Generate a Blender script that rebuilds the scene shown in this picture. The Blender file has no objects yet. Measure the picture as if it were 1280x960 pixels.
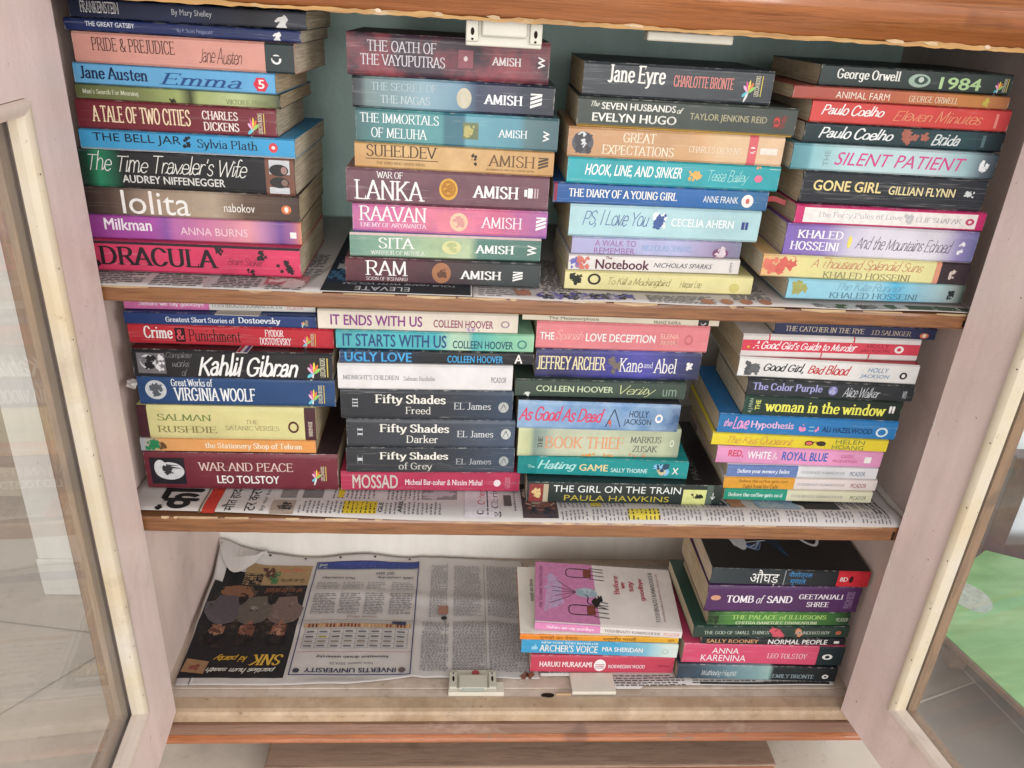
import bpy, bmesh, math, random
from mathutils import Vector, Matrix
from math import radians, sin, cos, pi, hypot, atan2, floor
SC = bpy.context.scene
COL = SC.collection
# ------------------------------------------------------------------ camera
cd = bpy.data.cameras.new('camera'); cam = bpy.data.objects.new('camera', cd); COL.objects.link(cam)
cam.location = (0.3376, -0.7385, 0.8217)
cam.rotation_euler = (1.12393, -0.05503, -0.05268)
cd.sensor_fit = 'HORIZONTAL'; cd.sensor_width = 36.0; cd.lens = 992.74 / 1280 * 36
cd.clip_start = 0.02; cd.clip_end = 60
SC.camera = cam
# ------------------------------------------------------------------ light
wd = bpy.data.worlds.new('World'); SC.world = wd; wd.use_nodes = True
bg = wd.node_tree.nodes['Background']
bg.inputs['Color'].default_value = (1.0, 0.985, 0.975, 1); bg.inputs['Strength'].default_value = 0.90
def area(name, loc, target, sx, sy, power, col):
    l = bpy.data.lights.new(name, 'AREA'); l.shape = 'RECTANGLE'; l.size = sx; l.size_y = sy; l.energy = power; l.color = col
    o = bpy.data.objects.new(name, l); COL.objects.link(o); o.location = loc
    o.rotation_euler = (Vector(target) - Vector(loc)).to_track_quat('-Z', 'Y').to_euler()
    return o
area('window_light', (0.45, -2.6, 0.95), (0.40, 0.1, 0.42), 2.0, 1.7, 52, (1.0, 0.99, 0.975))
area('side_fill_light', (2.3, -1.9, 1.25), (0.35, 0.05, 0.40), 1.2, 1.4, 38, (1.0, 0.985, 0.96))  # fill lamp added at the right for faces turned that way, no known window
SC.view_settings.view_transform = 'Standard'; SC.view_settings.look = 'None'
SC.view_settings.exposure = 0.0; SC.view_settings.gamma = 1.0; SC.view_settings.use_curve_mapping = False
SC.cycles.max_bounces = 8; SC.cycles.transparent_max_bounces = 12
# ------------------------------------------------------------------ helpers: colour and materials
KA = 0.90
KC = 0.70      # printed covers
def lin(h, k=KA):
    h = h.lstrip('#'); r = []
    for i in (0, 2, 4):
        c = int(h[i:i+2], 16) / 255
        r.append((c / 12.92 if c <= .04045 else ((c + .055) / 1.055) ** 2.4) * k)
    return (*r, 1)
class NT:
    def __init__(s, name):
        s.m = bpy.data.materials.new(name); s.m.use_nodes = True; s.t = s.m.node_tree
        s.t.nodes.clear(); s.out = s.n('ShaderNodeOutputMaterial')
    def n(s, typ, **k):
        x = s.t.nodes.new(typ)
        for a, v in k.items():
            if a.startswith('i_'): x.inputs[int(a[2:]) if a[2:].isdigit() else a[2:].replace('_', ' ')].default_value = v
            else: setattr(x, a, v)
        return x
    def l(s, a, b): s.t.links.new(a, b)
    def math(s, op, a, b=None, clamp=False):
        x = s.n('ShaderNodeMath', operation=op); x.use_clamp = clamp
        for i, v in enumerate((a, b)):
            if v is None: continue
            if isinstance(v, (int, float)): x.inputs[i].default_value = v
            else: s.l(v, x.inputs[i])
        return x.outputs[0]
    def mix(s, f, a, b):
        x = s.n('ShaderNodeMix', data_type='RGBA')
        for sock, v in ((x.inputs[0], f), (x.inputs[6], a), (x.inputs[7], b)):
            if isinstance(v, (int, float, tuple)): sock.default_value = v
            else: s.l(v, sock)
        return x.outputs[2]
    def ramp(s, f, stops, interp='LINEAR'):
        x = s.n('ShaderNodeValToRGB'); e = x.color_ramp.elements; x.color_ramp.interpolation = interp
        while len(e) < len(stops): e.new(0.5)
        for el, (p, c) in zip(e, stops): el.position = p; el.color = c
        s.l(f, x.inputs[0]); return x.outputs[0]
    def noise(s, vec, scale, detail=4, rough=.6, stretch=None):
        if stretch:
            mp = s.n('ShaderNodeMapping'); mp.inputs['Scale'].default_value = stretch; s.l(vec, mp.inputs[0]); vec = mp.outputs[0]
        x = s.n('ShaderNodeTexNoise'); x.inputs['Scale'].default_value = scale; x.inputs['Detail'].default_value = detail
        x.inputs['Roughness'].default_value = rough; s.l(vec, x.inputs['Vector']); return x.outputs[0]
    def obj(s): return s.n('ShaderNodeTexCoord').outputs['Object']
    def bsdf(s, col, rough=.5, spec=.4, coat=0, bump=None, bstr=.2, bdist=.001):
        b = s.n('ShaderNodeBsdfPrincipled')
        if isinstance(col, tuple): b.inputs['Base Color'].default_value = col
        else: s.l(col, b.inputs['Base Color'])
        if isinstance(rough, (int, float)): b.inputs['Roughness'].default_value = rough
        else: s.l(rough, b.inputs['Roughness'])
        b.inputs['Specular IOR Level'].default_value = spec
        b.inputs['Coat Weight'].default_value = coat; b.inputs['Coat Roughness'].default_value = .12
        if bump is not None:
            bp = s.n('ShaderNodeBump'); bp.inputs['Strength'].default_value = bstr; bp.inputs['Distance'].default_value = bdist
            s.l(bump, bp.inputs['Height']); s.l(bp.outputs[0], b.inputs['Normal'])
        s.l(b.outputs[0], s.out.inputs[0]); return s.m
_ink = {}
def ink(h, rough=.5):
    if (h, rough) not in _ink:
        t = NT('print_' + h.lstrip('#')); v = t.obj()
        n = t.noise(v, 160, 3)
        c = lin(h, .78); f = t.ramp(n, [(.35, (.86, .86, .86, 1)), (.6, (1, 1, 1, 1))])
        _ink[(h, rough)] = t.bsdf(t.mix(1.0, c, c), rough, .35)
        mx = t.n('ShaderNodeMix', data_type='RGBA', blend_type='MULTIPLY'); mx.inputs[0].default_value = 1
        mx.inputs[6].default_value = c; t.l(f, mx.inputs[7])
        t.l(mx.outputs[2], t.t.nodes['Principled BSDF'].inputs['Base Color'])
    return _ink[(h, rough)]
def cover_mat(col, L, T, noise=None, gloss=.0, seed=0):
    t = NT('printed_cover'); v = t.obj()
    sx = t.n('ShaderNodeSeparateXYZ'); t.l(v, sx.inputs[0]); x, y, z = sx.outputs
    if isinstance(col, str): c = t.mix(0.0, lin(col, KC), lin(col, KC))
    else: c = t.ramp(t.math('DIVIDE', x, L), [(p, lin(h, KC)) for p, h in col])
    of = t.n('ShaderNodeVectorMath', operation='ADD'); t.l(v, of.inputs[0]); of.inputs[1].default_value = (seed * .37, seed * .11, seed * .23)
    w = of.outputs[0]
    if noise:
        f = t.ramp(t.noise(w, noise[1] * 2.4, 6, .62), [(.42, (0, 0, 0, 1)), (.66, (noise[2],) * 3 + (1,))])
        c = t.mix(f, c, lin(noise[0], KC))
    # printing unevenness, handling grime
    g = t.ramp(t.noise(w, 34, 5), [(.3, (.90, .90, .89, 1)), (.7, (1.04, 1.04, 1.04, 1))])
    mx = t.n('ShaderNodeMix', data_type='RGBA', blend_type='MULTIPLY'); mx.inputs[0].default_value = 1; t.l(c, mx.inputs[6]); t.l(g, mx.inputs[7]); c = mx.outputs[2]
    # reading creases along the spine, and soft darker and lighter passages in the printing
    rr = random.Random(seed * 5 + 1)
    cl = t.noise(w, 16, 5, .65); c2 = t.ramp(cl, [(.32, (.80, .80, .80, 1)), (.5, (1, 1, 1, 1)), (.7, (1.10, 1.10, 1.09, 1))])
    mx = t.n('ShaderNodeMix', data_type='RGBA', blend_type='MULTIPLY'); mx.inputs[0].default_value = rr.uniform(.35, .8); t.l(c, mx.inputs[6]); t.l(c2, mx.inputs[7]); c = mx.outputs[2]
    if rr.random() < .6:
        k = rr.uniform(.3, .45); cr = t.ramp(t.noise(w, 1, 3, .6, (5, 1, rr.uniform(160, 320))), [(k, (0, 0, 0, 1)), (k + .012, (rr.uniform(.07, .2),) * 3 + (1,)), (k + .03, (0, 0, 0, 1))])
        c = t.mix(t.math('MULTIPLY', cr, t.math('LESS_THAN', y, .003)), c, (.7, .68, .66, 1))
    # scuffs along the spine
    sc = t.ramp(t.noise(w, 60, 5, .7, (.25, 3, 3)), [(.62, (0, 0, 0, 1)), (.74, (.13, .13, .13, 1))])
    c = t.mix(sc, c, (.62, .6, .57, 1))
    # rubbed edges: paper showing at the edges of the spine
    e = t.math('MINIMUM', t.math('MINIMUM', z, t.math('SUBTRACT', T, z)), t.math('MINIMUM', x, t.math('SUBTRACT', L, x)))
    em = t.math('SUBTRACT', 1.0, t.math('DIVIDE', e, .0012), True)
    front = t.math('LESS_THAN', y, .003)
    nz = t.ramp(t.noise(w, 120, 4, .7), [(.5, (0, 0, 0, 1)), (.72, (.6, .6, .6, 1))])
    f2 = t.math('MULTIPLY', t.math('MULTIPLY', em, nz), front)
    c = t.mix(f2, c, (.66, .62, .56, 1))
    r = t.math('ADD', t.math('MULTIPLY', t.noise(w, 45, 4), .3), .36 - gloss * .3)
    return t.bsdf(c, r, .32, gloss * .5, t.noise(w, 90, 4, .6, (.3, 1, 1)), .12, .0006)
_pg = {}
def page_mat(k):
    if k not in _pg:
        t = NT('book_pages'); v = t.obj()
        base = ['#cdbfa6', '#c2b195', '#d8ccb6', '#b9a88c', '#d2c4ae'][k]
        a = t.noise(v, 240, 4, .75, (.05, .12, 3.2)); b = t.noise(v, 22, 4)
        c = t.ramp(a, [(.32, lin(base, .5)), (.62, lin(base, .98))])
        c = t.mix(t.ramp(b, [(.45, (0, 0, 0, 1)), (.75, (.45, .45, .45, 1))]), c, lin('#97805c'))
        _pg[k] = t.bsdf(c, .8, .2, 0, a, .5, .0008)
    return _pg[k]
def paint_mat(name, col, stain, rough=.5, scale=9, dark='#6d5a4e', bumpy=.25, dirt=.5):
    t = NT(name); v = t.obj()
    c = t.mix(t.ramp(t.noise(v, scale, 5), [(.35, (0, 0, 0, 1)), (.75, (.8, .8, .8, 1))]), lin(col), lin(stain))
    c = t.mix(t.ramp(t.noise(v, 70, 6, .75), [(.66 - max(0, dirt - .8) * .5, (0, 0, 0, 1)), (.74, (dirt, dirt, dirt, 1))]), c, lin(dark))
    c = t.mix(t.ramp(t.noise(v, 5, 8, .75), [(.56 - max(0, dirt - .8) * .6, (0, 0, 0, 1)), (.74, (min(.8, dirt * .5 + max(0, dirt - .8) * 2),) * 3 + (1,))]), c, lin(dark))
    c = t.mix(t.ramp(t.noise(v, 170, 3, .5), [(.74, (0, 0, 0, 1)), (.77, (dirt * 1.2,) * 3 + (1,))]), c, lin(dark, .5))
    n2 = t.noise(v, 30, 5, .6, (1, 1, .12))
    mx = t.n('ShaderNodeMix', data_type='RGBA', blend_type='MULTIPLY'); mx.inputs[0].default_value = 1; t.l(c, mx.inputs[6])
    t.l(t.ramp(n2, [(.3, (.9, .9, .9, 1)), (.7, (1.04, 1.04, 1.04, 1))]), mx.inputs[7])
    return t.bsdf(mx.outputs[2], rough, .4, 0, t.noise(v, 140, 4), bumpy, .0012)
def wood_mat(name, light, dark, stretch=(2, 22, 22), rough=.35, coat=.25, worn=None):
    t = NT(name); v = t.obj()
    a = t.noise(v, 6, 7, .62, stretch); b = t.noise(v, 30, 5, .7, tuple(s * .8 for s in stretch))
    c = t.ramp(a, [(.28, lin(dark)), (.5, lin(light)), (.72, lin(dark))])
    c = t.mix(t.ramp(b, [(.45, (0, 0, 0, 1)), (.75, (.55, .55, .55, 1))]), c, lin(dark, .6))
    kn = t.ramp(t.noise(v, 11, 2, .4), [(.70, (0, 0, 0, 1)), (.76, (.6, .6, .6, 1))])
    c = t.mix(kn, c, lin(dark, .5))
    if worn:
        c = t.mix(t.ramp(t.noise(v, 26, 6, .7, (.6, 1, 1)), [(.58, (0, 0, 0, 1)), (.68, (.8, .8, .8, 1))]), c, lin(worn))
    return t.bsdf(c, rough, .45, coat, b, .2, .0012)
def plain(name, col, rough=.5, spec=.4, coat=0, nz=.1, scale=40):
    t = NT(name); v = t.obj(); c = lin(col)
    g = t.ramp(t.noise(v, scale, 5), [(.3, lin(col, KA * (1 - nz))), (.7, lin(col, KA * (1 + nz * .4)))])
    return t.bsdf(g, rough, spec, coat, t.noise(v, 200, 3), .1, .0006)
def glass_mat():
    t = NT('window_glass'); g = t.n('ShaderNodeNewGeometry')
    d = t.n('ShaderNodeVectorMath', operation='DOT_PRODUCT'); t.l(g.outputs['Incoming'], d.inputs[0]); t.l(g.outputs['Normal'], d.inputs[1])
    k = t.math('SUBTRACT', 1.0, t.math('ABSOLUTE', d.outputs['Value']))
    f = t.math('ADD', t.math('MULTIPLY', t.math('POWER', k, 5.0), .95), .045)
    tr = t.n('ShaderNodeBsdfTransparent'); tr.inputs[0].default_value = (.96, .975, .97, 1)
    gl = t.n('ShaderNodeBsdfGlossy'); gl.inputs['Roughness'].default_value = .02
    df = t.n('ShaderNodeBsdfDiffuse'); df.inputs[0].default_value = (.75, .74, .72, 1)
    m = t.n('ShaderNodeMixShader'); t.l(f, m.inputs[0]); t.l(tr.outputs[0], m.inputs[1]); t.l(gl.outputs[0], m.inputs[2])
    du = t.n('ShaderNodeMixShader'); dust = t.math('ADD', t.math('MULTIPLY', t.noise(t.obj(), 5, 6), .10), .02)
    t.l(dust, du.inputs[0]); t.l(m.outputs[0], du.inputs[1]); t.l(df.outputs[0], du.inputs[2])
    t.l(du.outputs[0], t.out.inputs[0]); return t.m
# ------------------------------------------------------------------ helpers: meshes and objects
class MB:
    """collects polygons with a material index and links them as ONE mesh object"""
    def __init__(s): s.v = []; s.f = []; s.mi = []; s.mats = []
    def mat(s, m):
        if m not in s.mats: s.mats.append(m)
        return s.mats.index(m)
    def poly(s, pts, m):
        b = len(s.v); s.v += [tuple(p) for p in pts]; s.f.append(tuple(range(b, b + len(pts)))); s.mi.append(s.mat(m))
    def raw(s, verts, faces, m):
        b = len(s.v); s.v += [tuple(p) for p in verts]; k = s.mat(m)
        for f in faces: s.f.append(tuple(b + i for i in f)); s.mi.append(k)
    def box(s, x0, x1, y0, y1, z0, z1, m, M=None):
        vs = [Vector((x, y, z)) for x in (x0, x1) for y in (y0, y1) for z in (z0, z1)]
        if M: vs = [M @ p for p in vs]
        s.raw(vs, [(0, 1, 3, 2), (4, 6, 7, 5), (0, 4, 5, 1), (2, 3, 7, 6), (0, 2, 6, 4), (1, 5, 7, 3)], m)
    def prism(s, prof, a0, a1, fn, m, cap=True):
        """closed 2-D profile swept from a0 to a1; fn(a,u,v)->xyz"""
        n = len(prof)
        vs = [fn(a0, *p) for p in prof] + [fn(a1, *p) for p in prof]
        fs = [(i, (i + 1) % n, n + (i + 1) % n, n + i) for i in range(n)]
        if cap: fs += [tuple(range(n))[::-1], tuple(range(n, 2 * n))]
        s.raw(vs, fs, m)
    def build(s, name, parent=None, loc=None, bevel=0, smooth=False, seg=2):
        me = bpy.data.meshes.new(name); me.from_pydata(s.v, [], s.f)
        for m in s.mats: me.materials.append(m)
        me.polygons.foreach_set('material_index', s.mi); me.validate(); me.update()
        o = bpy.data.objects.new(name, me); COL.objects.link(o)
        if parent: o.parent = parent
        if loc: o.location = loc
        bm = bmesh.new(); bm.from_mesh(me)
        if bevel or smooth:
            bmesh.ops.remove_doubles(bm, verts=bm.verts, dist=1e-6)
        bm.to_mesh(me); bm.free()
        if bevel:
            b = o.modifiers.new('bevel', 'BEVEL'); b.width = bevel; b.segments = seg; b.limit_method = 'ANGLE'; b.angle_limit = radians(40)
        if smooth:
            for p in me.polygons: p.use_smooth = True
        return o
def tag(o, label, cat, group=None, kind=None):
    if label: o['label'] = label; o['category'] = cat
    if group: o['group'] = group
    if kind: o['kind'] = kind
    return o
def empty(name, loc=(0, 0, 0), rz=0):
    o = bpy.data.objects.new(name, None); COL.objects.link(o); o.location = loc; o.rotation_euler = (0, 0, rz); o.empty_display_size = .05
    return o
# ------------------------------------------------------------------ lettering: a broad-pen roman / handwriting font, drawn stroke by stroke
GL = {}
def _gl(txt):
    for ln in txt.strip().splitlines():
        ch, w, st = ln.split(' ', 2); out = []
        for s in st.split(';'):
            cur = s[0] in '~@'; cl = s[0] == '@'
            pts = [tuple(float(q) for q in p.split(',')) for p in s.lstrip('~@').split()]
            out.append((cur, cl, pts))
        GL[ch] = (float(w), out)
_gl("""A 7 0,0 3.5,10 7,0;1.3,3.5 5.7,3.5
B 7 1,0 1,10;~1,10 4,9.9 5.6,8.7 5.4,6.5 3.8,5.4 1,5.3;~1,5.3 4.4,5.2 6.3,3.8 6.1,1.4 4.2,.1 1,0
C 7.2 ~6.6,8 5.2,9.7 3.4,10.1 1.4,8.7 .5,5 1.4,1.3 3.4,-.1 5.3,.3 6.8,2.1
D 7.8 1,0 1,10;~1,10 3.8,9.9 6,8.6 7.1,5 6,1.4 3.8,.1 1,0
E 6.4 1,0 1,10;1,10 5.6,10;1,5.2 4.8,5.2;1,0 6,0
F 6 1,0 1,10;1,10 5.6,10;1,5.2 4.8,5.2
G 7.8 ~6.6,8 5.2,9.7 3.4,10.1 1.4,8.7 .5,5 1.4,1.3 3.4,-.1 5.4,.3 6.8,1.8;6.8,1.4 6.8,4.5;4.6,4.5 7.7,4.5
H 7.8 1,0 1,10;6.8,0 6.8,10;1,5.2 6.8,5.2
I 2.6 1.3,0 1.3,10
J 4 3,10 3,3;~3,3 2.8,.7 1.6,-.4 .2,.2
K 7.2 1,0 1,10;6.4,10 1,4.4;2.6,5.9 6.8,0
L 6 1,0 1,10;1,0 5.8,0
M 9 1,0 1.3,10 4.5,1 7.7,10 8,0
N 7.8 1,0 1,10 6.8,0 6.8,10
O 7.8 @3.9,10.1 1.6,8.8 .5,5 1.6,1.2 3.9,-.1 6.2,1.2 7.3,5 6.2,8.8
P 6.6 1,0 1,10;~1,10 4.2,9.9 5.9,8.6 5.7,6 4.2,4.8 1,4.7
Q 7.8 @3.9,10.1 1.6,8.8 .5,5 1.6,1.2 3.9,-.1 6.2,1.2 7.3,5 6.2,8.8;4.2,2 7.6,-1.6
R 7.2 1,0 1,10;~1,10 4.2,9.9 5.9,8.7 5.7,6.2 4.2,5 1,4.9;3.6,5 7,0
S 6.2 ~5.4,8.2 4.3,9.8 2.6,10 1,8.8 1,6.8 2.8,5.5 4.7,4.4 5.7,2.8 5.2,.9 3.3,-.1 1.6,.3 .6,2
T 6.8 .2,10 6.6,10;3.4,10 3.4,0
U 7.6 1,10 1,3.6;~1,3.7 1.5,.9 3.8,-.1 6.1,.9 6.6,3.7;6.6,3.6 6.6,10
V 7 0,10 3.5,0 7,10
W 9.8 0,10 2.5,0 4.9,9 7.3,0 9.8,10
X 7 .2,0 6.6,10;.4,10 6.8,0
Y 6.8 0,10 3.4,5 3.4,0;3.4,5 6.8,10
Z 6.6 .4,10 6.1,10 .4,0 6.3,0
a 5.2 ~.9,5.3 2,6.5 3.5,6.4 4.2,5;4.2,5.2 4.2,0;~4.2,3.9 2.2,3.6 .8,2.6 .7,.9 2,-.1 3.4,.5 4.2,1.6
b 5.8 1,10.5 1,0;~1,4.9 2.4,6.5 4.1,6.1 5.2,3.2 4.1,.4 2.4,-.1 1,1.2
c 5 ~4.5,5 3.4,6.5 1.8,6.2 .5,3.2 1.8,.2 3.4,-.1 4.7,1.3
d 5.9 4.9,10.5 4.9,0;~4.9,4.9 3.6,6.5 1.8,6.1 .6,3.2 1.8,.4 3.6,-.1 4.9,1.2
e 5.3 ~.7,3.5 4.8,3.6 4.4,5.8 2.9,6.6 1.3,5.8 .6,3.2 1.4,.7 3.1,-.1 4.8,1.2
f 3.6 ~3.9,9.8 3,10.5 2,9.8 1.7,8;1.7,8.2 1.7,0;.3,6.4 3.3,6.4
g 5.7 ~4.8,4.9 3.4,6.5 1.7,6.1 .6,3.4 1.7,.8 3.4,.4 4.8,1.8;4.8,6.4 4.8,0;~4.8,.4 4.5,-2.2 3,-3.2 1.1,-2.3
h 5.9 1,10.5 1,0;~1,4.6 2.4,6.4 3.9,6.3 4.8,4.6 4.8,2.4;4.8,2.8 4.8,0
i 2.4 1.2,6.5 1.2,0;1.2,8.7 1.2,9.3
j 2.6 1.5,6.5 1.5,-1;~1.5,-.8 1,-2.9 -.5,-2.8;1.5,8.7 1.5,9.3
k 5.5 1,10.5 1,0;4.7,6.5 1,2.8;2.3,4 5.2,0
l 2.4 1.2,10.5 1.2,0
m 8.6 1,6.5 1,0;~1,4.6 2.2,6.4 3.5,6.2 4.2,4.6 4.2,2.4;4.2,2.8 4.2,0;~4.2,4.6 5.4,6.4 6.7,6.2 7.4,4.6 7.4,2.4;7.4,2.8 7.4,0
n 5.9 1,6.5 1,0;~1,4.6 2.4,6.4 3.9,6.3 4.8,4.6 4.8,2.4;4.8,2.8 4.8,0
o 5.8 @2.9,6.6 1.3,5.8 .5,3.2 1.3,.6 2.9,-.1 4.5,.6 5.3,3.2 4.5,5.8
p 5.8 1,6.5 1,-3;~1,4.9 2.4,6.5 4.1,6.1 5.2,3.2 4.1,.4 2.4,-.1 1,1.2
q 5.9 4.9,6.5 4.9,-3;~4.9,4.9 3.6,6.5 1.8,6.1 .6,3.2 1.8,.4 3.6,-.1 4.9,1.2
r 4.2 1,6.5 1,0;~1,4.2 2,6.1 3.1,6.5 3.9,6
s 4.6 ~4,5.3 3.1,6.5 1.8,6.5 .8,5.4 1.2,4 3,3 4,1.8 3.6,.3 2.2,-.1 .5,.9
t 3.8 1.8,8.6 1.8,1.4;~1.8,1.8 2.2,.1 3.2,0 3.8,.6;.4,6.4 3.5,6.4
u 5.9 1,6.5 1,2.2;~1,2.6 1.5,.4 2.9,-.1 4.8,1.4;4.8,6.5 4.8,0
v 5.4 .1,6.5 2.7,0 5.3,6.5
w 7.8 .1,6.5 2.1,0 3.9,6 5.7,0 7.7,6.5
x 5.4 .3,0 5,6.5;.4,6.5 5.1,0
y 5.4 .1,6.5 2.8,0;~5.3,6.5 2.8,0 1.8,-2.4 .3,-3
z 5 .5,6.4 4.4,6.4 .5,0 4.7,0
& 8 ~7.2,4 6,1.2 3.4,-.1 1.2,.8 .9,2.8 2.6,4.9 4.4,6.6 4.6,8.8 3.2,10 1.8,8.8 2.2,6.6 4.4,3 7.4,0
' 2 1,10 .8,7.8
, 2.2 ~1.2,.6 1.3,-.6 .5,-1.8
. 2.2 1,0 1,.6
- 4 .6,3.6 3.4,3.6""")
def crom(p, closed, k=5):
    n = len(p); out = []
    rng = range(n) if closed else range(n - 1)
    for i in rng:
        if closed: a, b, c, d = p[(i - 1) % n], p[i], p[(i + 1) % n], p[(i + 2) % n]
        else: a, b, c, d = p[max(i - 1, 0)], p[i], p[i + 1], p[min(i + 2, n - 1)]
        for j in range(k):
            t = j / k; t2 = t * t; t3 = t2 * t
            out.append(tuple(.5 * (2 * b[q] + (c[q] - a[q]) * t + (2 * a[q] - 5 * b[q] + 4 * c[q] - d[q]) * t2 + (3 * b[q] - a[q] - 3 * c[q] + d[q]) * t3) for q in (0, 1)))
    out.append(p[0] if closed else p[-1]); return out
def hull(pts):
    pts = sorted(set(pts))
    def half(ps):
        h = []
        for p in ps:
            while len(h) > 1 and (h[-1][0]-h[-2][0])*(p[1]-h[-2][1]) - (h[-1][1]-h[-2][1])*(p[0]-h[-2][0]) <= 0: h.pop()
            h.append(p)
        return h
    a = half(pts); b = half(pts[::-1]); return a[:-1] + b[:-1]
def sweep(path, rx, ry, n=8):
    pen = [(rx * cos(2 * pi * (i + .5) / n), ry * sin(2 * pi * (i + .5) / n)) for i in range(n)]
    return [hull([(a[0]+u, a[1]+v) for u, v in pen] + [(b[0]+u, b[1]+v) for u, v in pen]) for a, b in zip(path, path[1:])]
def stroke_text(s, style, seed=1):
    r = random.Random(seed * 77 + len(s)); out = []; x = 0
    serif = style[0] in 'rR'
    rx, ry = {'r': (.66, .3), 'R': (1.05, .46), 'h': (.34, .28), 'H': (.8, .6)}[style[0]]
    sh = .27 if 'i' in style else (.32 if style[0] in 'hH' else 0)
    for s_i, ch in enumerate(s):
        if ch == ' ': x += 3.4 if serif else 3; continue
        if ch not in GL: ch = ch.upper() if ch.upper() in GL else '-'
        w, st = GL[ch]
        jy = r.uniform(-.35, .35) if style[0] in 'hH' else 0; js = r.uniform(.9, 1.12) if style[0] in 'hH' else 1
        capy = 10 if ch.isupper() or ch == '&' else (10.5 if ch in 'bdfhkl' else 6.5)
        def put(path, a, b):
            out.extend([[(x + px + sh * py, py * js + jy) for px, py in pl] for pl in sweep(path, a, b)])
        for cur, cl, pts in st:
            path = crom(pts, cl) if cur else pts
            if style[0] == 'r' or style[0] == 'R': put([(px * (1.06 if style[0] == 'R' else 1), py) for px, py in path], rx, ry)
            else: put(path, rx, ry)
            if serif and not cur and ch not in "',.-&i" or (serif and ch == 'i' and pts[0][1] == 6.5):
                k = 1.06 if style[0] == 'R' else 1; sl = rx + .85
                for e, q in ((pts[0], pts[1]), (pts[-1], pts[-2])):
                    dx, dy = q[0]-e[0], q[1]-e[1]
                    if abs(dy) > abs(dx) * .6 and (abs(e[1]) < .01 or abs(e[1]-10) < .01 or (abs(e[1]-capy) < .01) or abs(e[1]+3) < .01):
                        lo = -sl; hi = sl if not (ch.islower() and e[1] > 1 and ch not in 'vwxyk') else rx * .5
                        put([(e[0]*k+lo, e[1]+(.15 if e[1] < 1 else -.15)), (e[0]*k+hi, e[1]+(.15 if e[1] < 1 else -.15))], .14, .26)
                    elif abs(dx) > abs(dy) * 2 and abs(dx) > 2 and ch in 'EFLTZ' and not (abs(e[0]-1) < .01):
                        put([(e[0]*k, e[1]), (e[0]*k, e[1] + (-1.5 if e[1] > 5.5 else (1.7 if e[1] < 1 else .8)))], .26, .26)
                        if abs(e[1]-5.2) < .01: put([(e[0]*k, e[1]), (e[0]*k, e[1]-.8)], .2, .2)
        step = w * (1.06 if style[0] == 'R' else 1) + {'r': .8, 'R': 1.15, 'h': -.2, 'H': .3}[style[0]]
        nxt = s[s_i + 1] if s_i + 1 < len(s) else ' '
        if style[0] in 'hH' and ch.islower() and nxt.islower() and nxt in GL:      # joined writing
            put(crom([(w - .9, .25), (w - .1, .5), (step + .55, 2.0), (step + 1.0, 4.2)], False), rx * .9, ry * .9)
        x += step
    return out
_tx = {}
BF = {'s': (0, 0), 'b': (0, 0), 'i': (0, .28), 'bi': (0, .28), 'B': (0, 0)}
HEAVY = {'b': .21, 'bi': .2, 'B': .42}
def prepare_fonts(reqs):
    """outline lettering from the built-in font, converted in one go to polygons"""
    obs = []
    for s, st in sorted(set(reqs)):
        c = bpy.data.curves.new('lettering', 'FONT'); c.body = s; c.size = 10; c.fill_mode = 'FRONT'; c.resolution_u = 3
        c.offset = BF[st][0] * 10; c.shear = BF[st][1]
        o = bpy.data.objects.new('lettering', c); COL.objects.link(o); obs.append((s, st, o))
    bpy.context.view_layer.update(); dg = bpy.context.evaluated_depsgraph_get()
    for s, st, o in obs:
        me = bpy.data.meshes.new_from_object(o.evaluated_get(dg))
        _tx[(s, st)] = [[tuple(me.vertices[i].co[:2]) for i in p.vertices] for p in me.polygons]
        if st in HEAVY:      # heavier weight: the same letters struck again a little to each side
            k = HEAVY[st]; base = _tx[(s, st)]
            _tx[(s, st)] = [[(x+a*k, y+c*k*.6) for x, y in p] for a, c in ((-1, 0), (1, 0), (0, 1), (0, -1)) for p in base]
        bpy.data.meshes.remove(me)
    for s, st, o in obs:
        c = o.data; bpy.data.objects.remove(o); bpy.data.curves.remove(c)
def text_polys(s, st):
    if st in BF: return _tx[(s, st)]
    if (s, st) not in _tx: _tx[(s, st)] = stroke_text(s, st)
    return _tx[(s, st)]
def fit(polys, x0, x1, y0, y1, rot=0):
    """scale polygons into the box; rot in quarter turns"""
    P = [[(x, y) for x, y in p] for p in polys]
    for _ in range(rot % 4): P = [[(-y, x) for x, y in p] for p in P]
    xs = [x for p in P for x, _ in p]; ys = [y for p in P for _, y in p]
    if not xs: return []
    ax, ay = min(xs), min(ys); sx = (x1-x0)/max(1e-9, max(xs)-ax); sy = (y1-y0)/max(1e-9, max(ys)-ay)
    return [[(x0+(x-ax)*sx, y0+(y-ay)*sy) for x, y in p] for p in P]
def ell(x0, x1, y0, y1, n=24, wob=0, seed=0):
    r = random.Random(seed); cx, cy = (x0+x1)/2, (y0+y1)/2
    return [(cx+(x1-x0)/2*cos(2*pi*i/n)*(1+r.uniform(-wob, wob)), cy+(y1-y0)/2*sin(2*pi*i/n)*(1+r.uniform(-wob, wob))) for i in range(n)]
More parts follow.
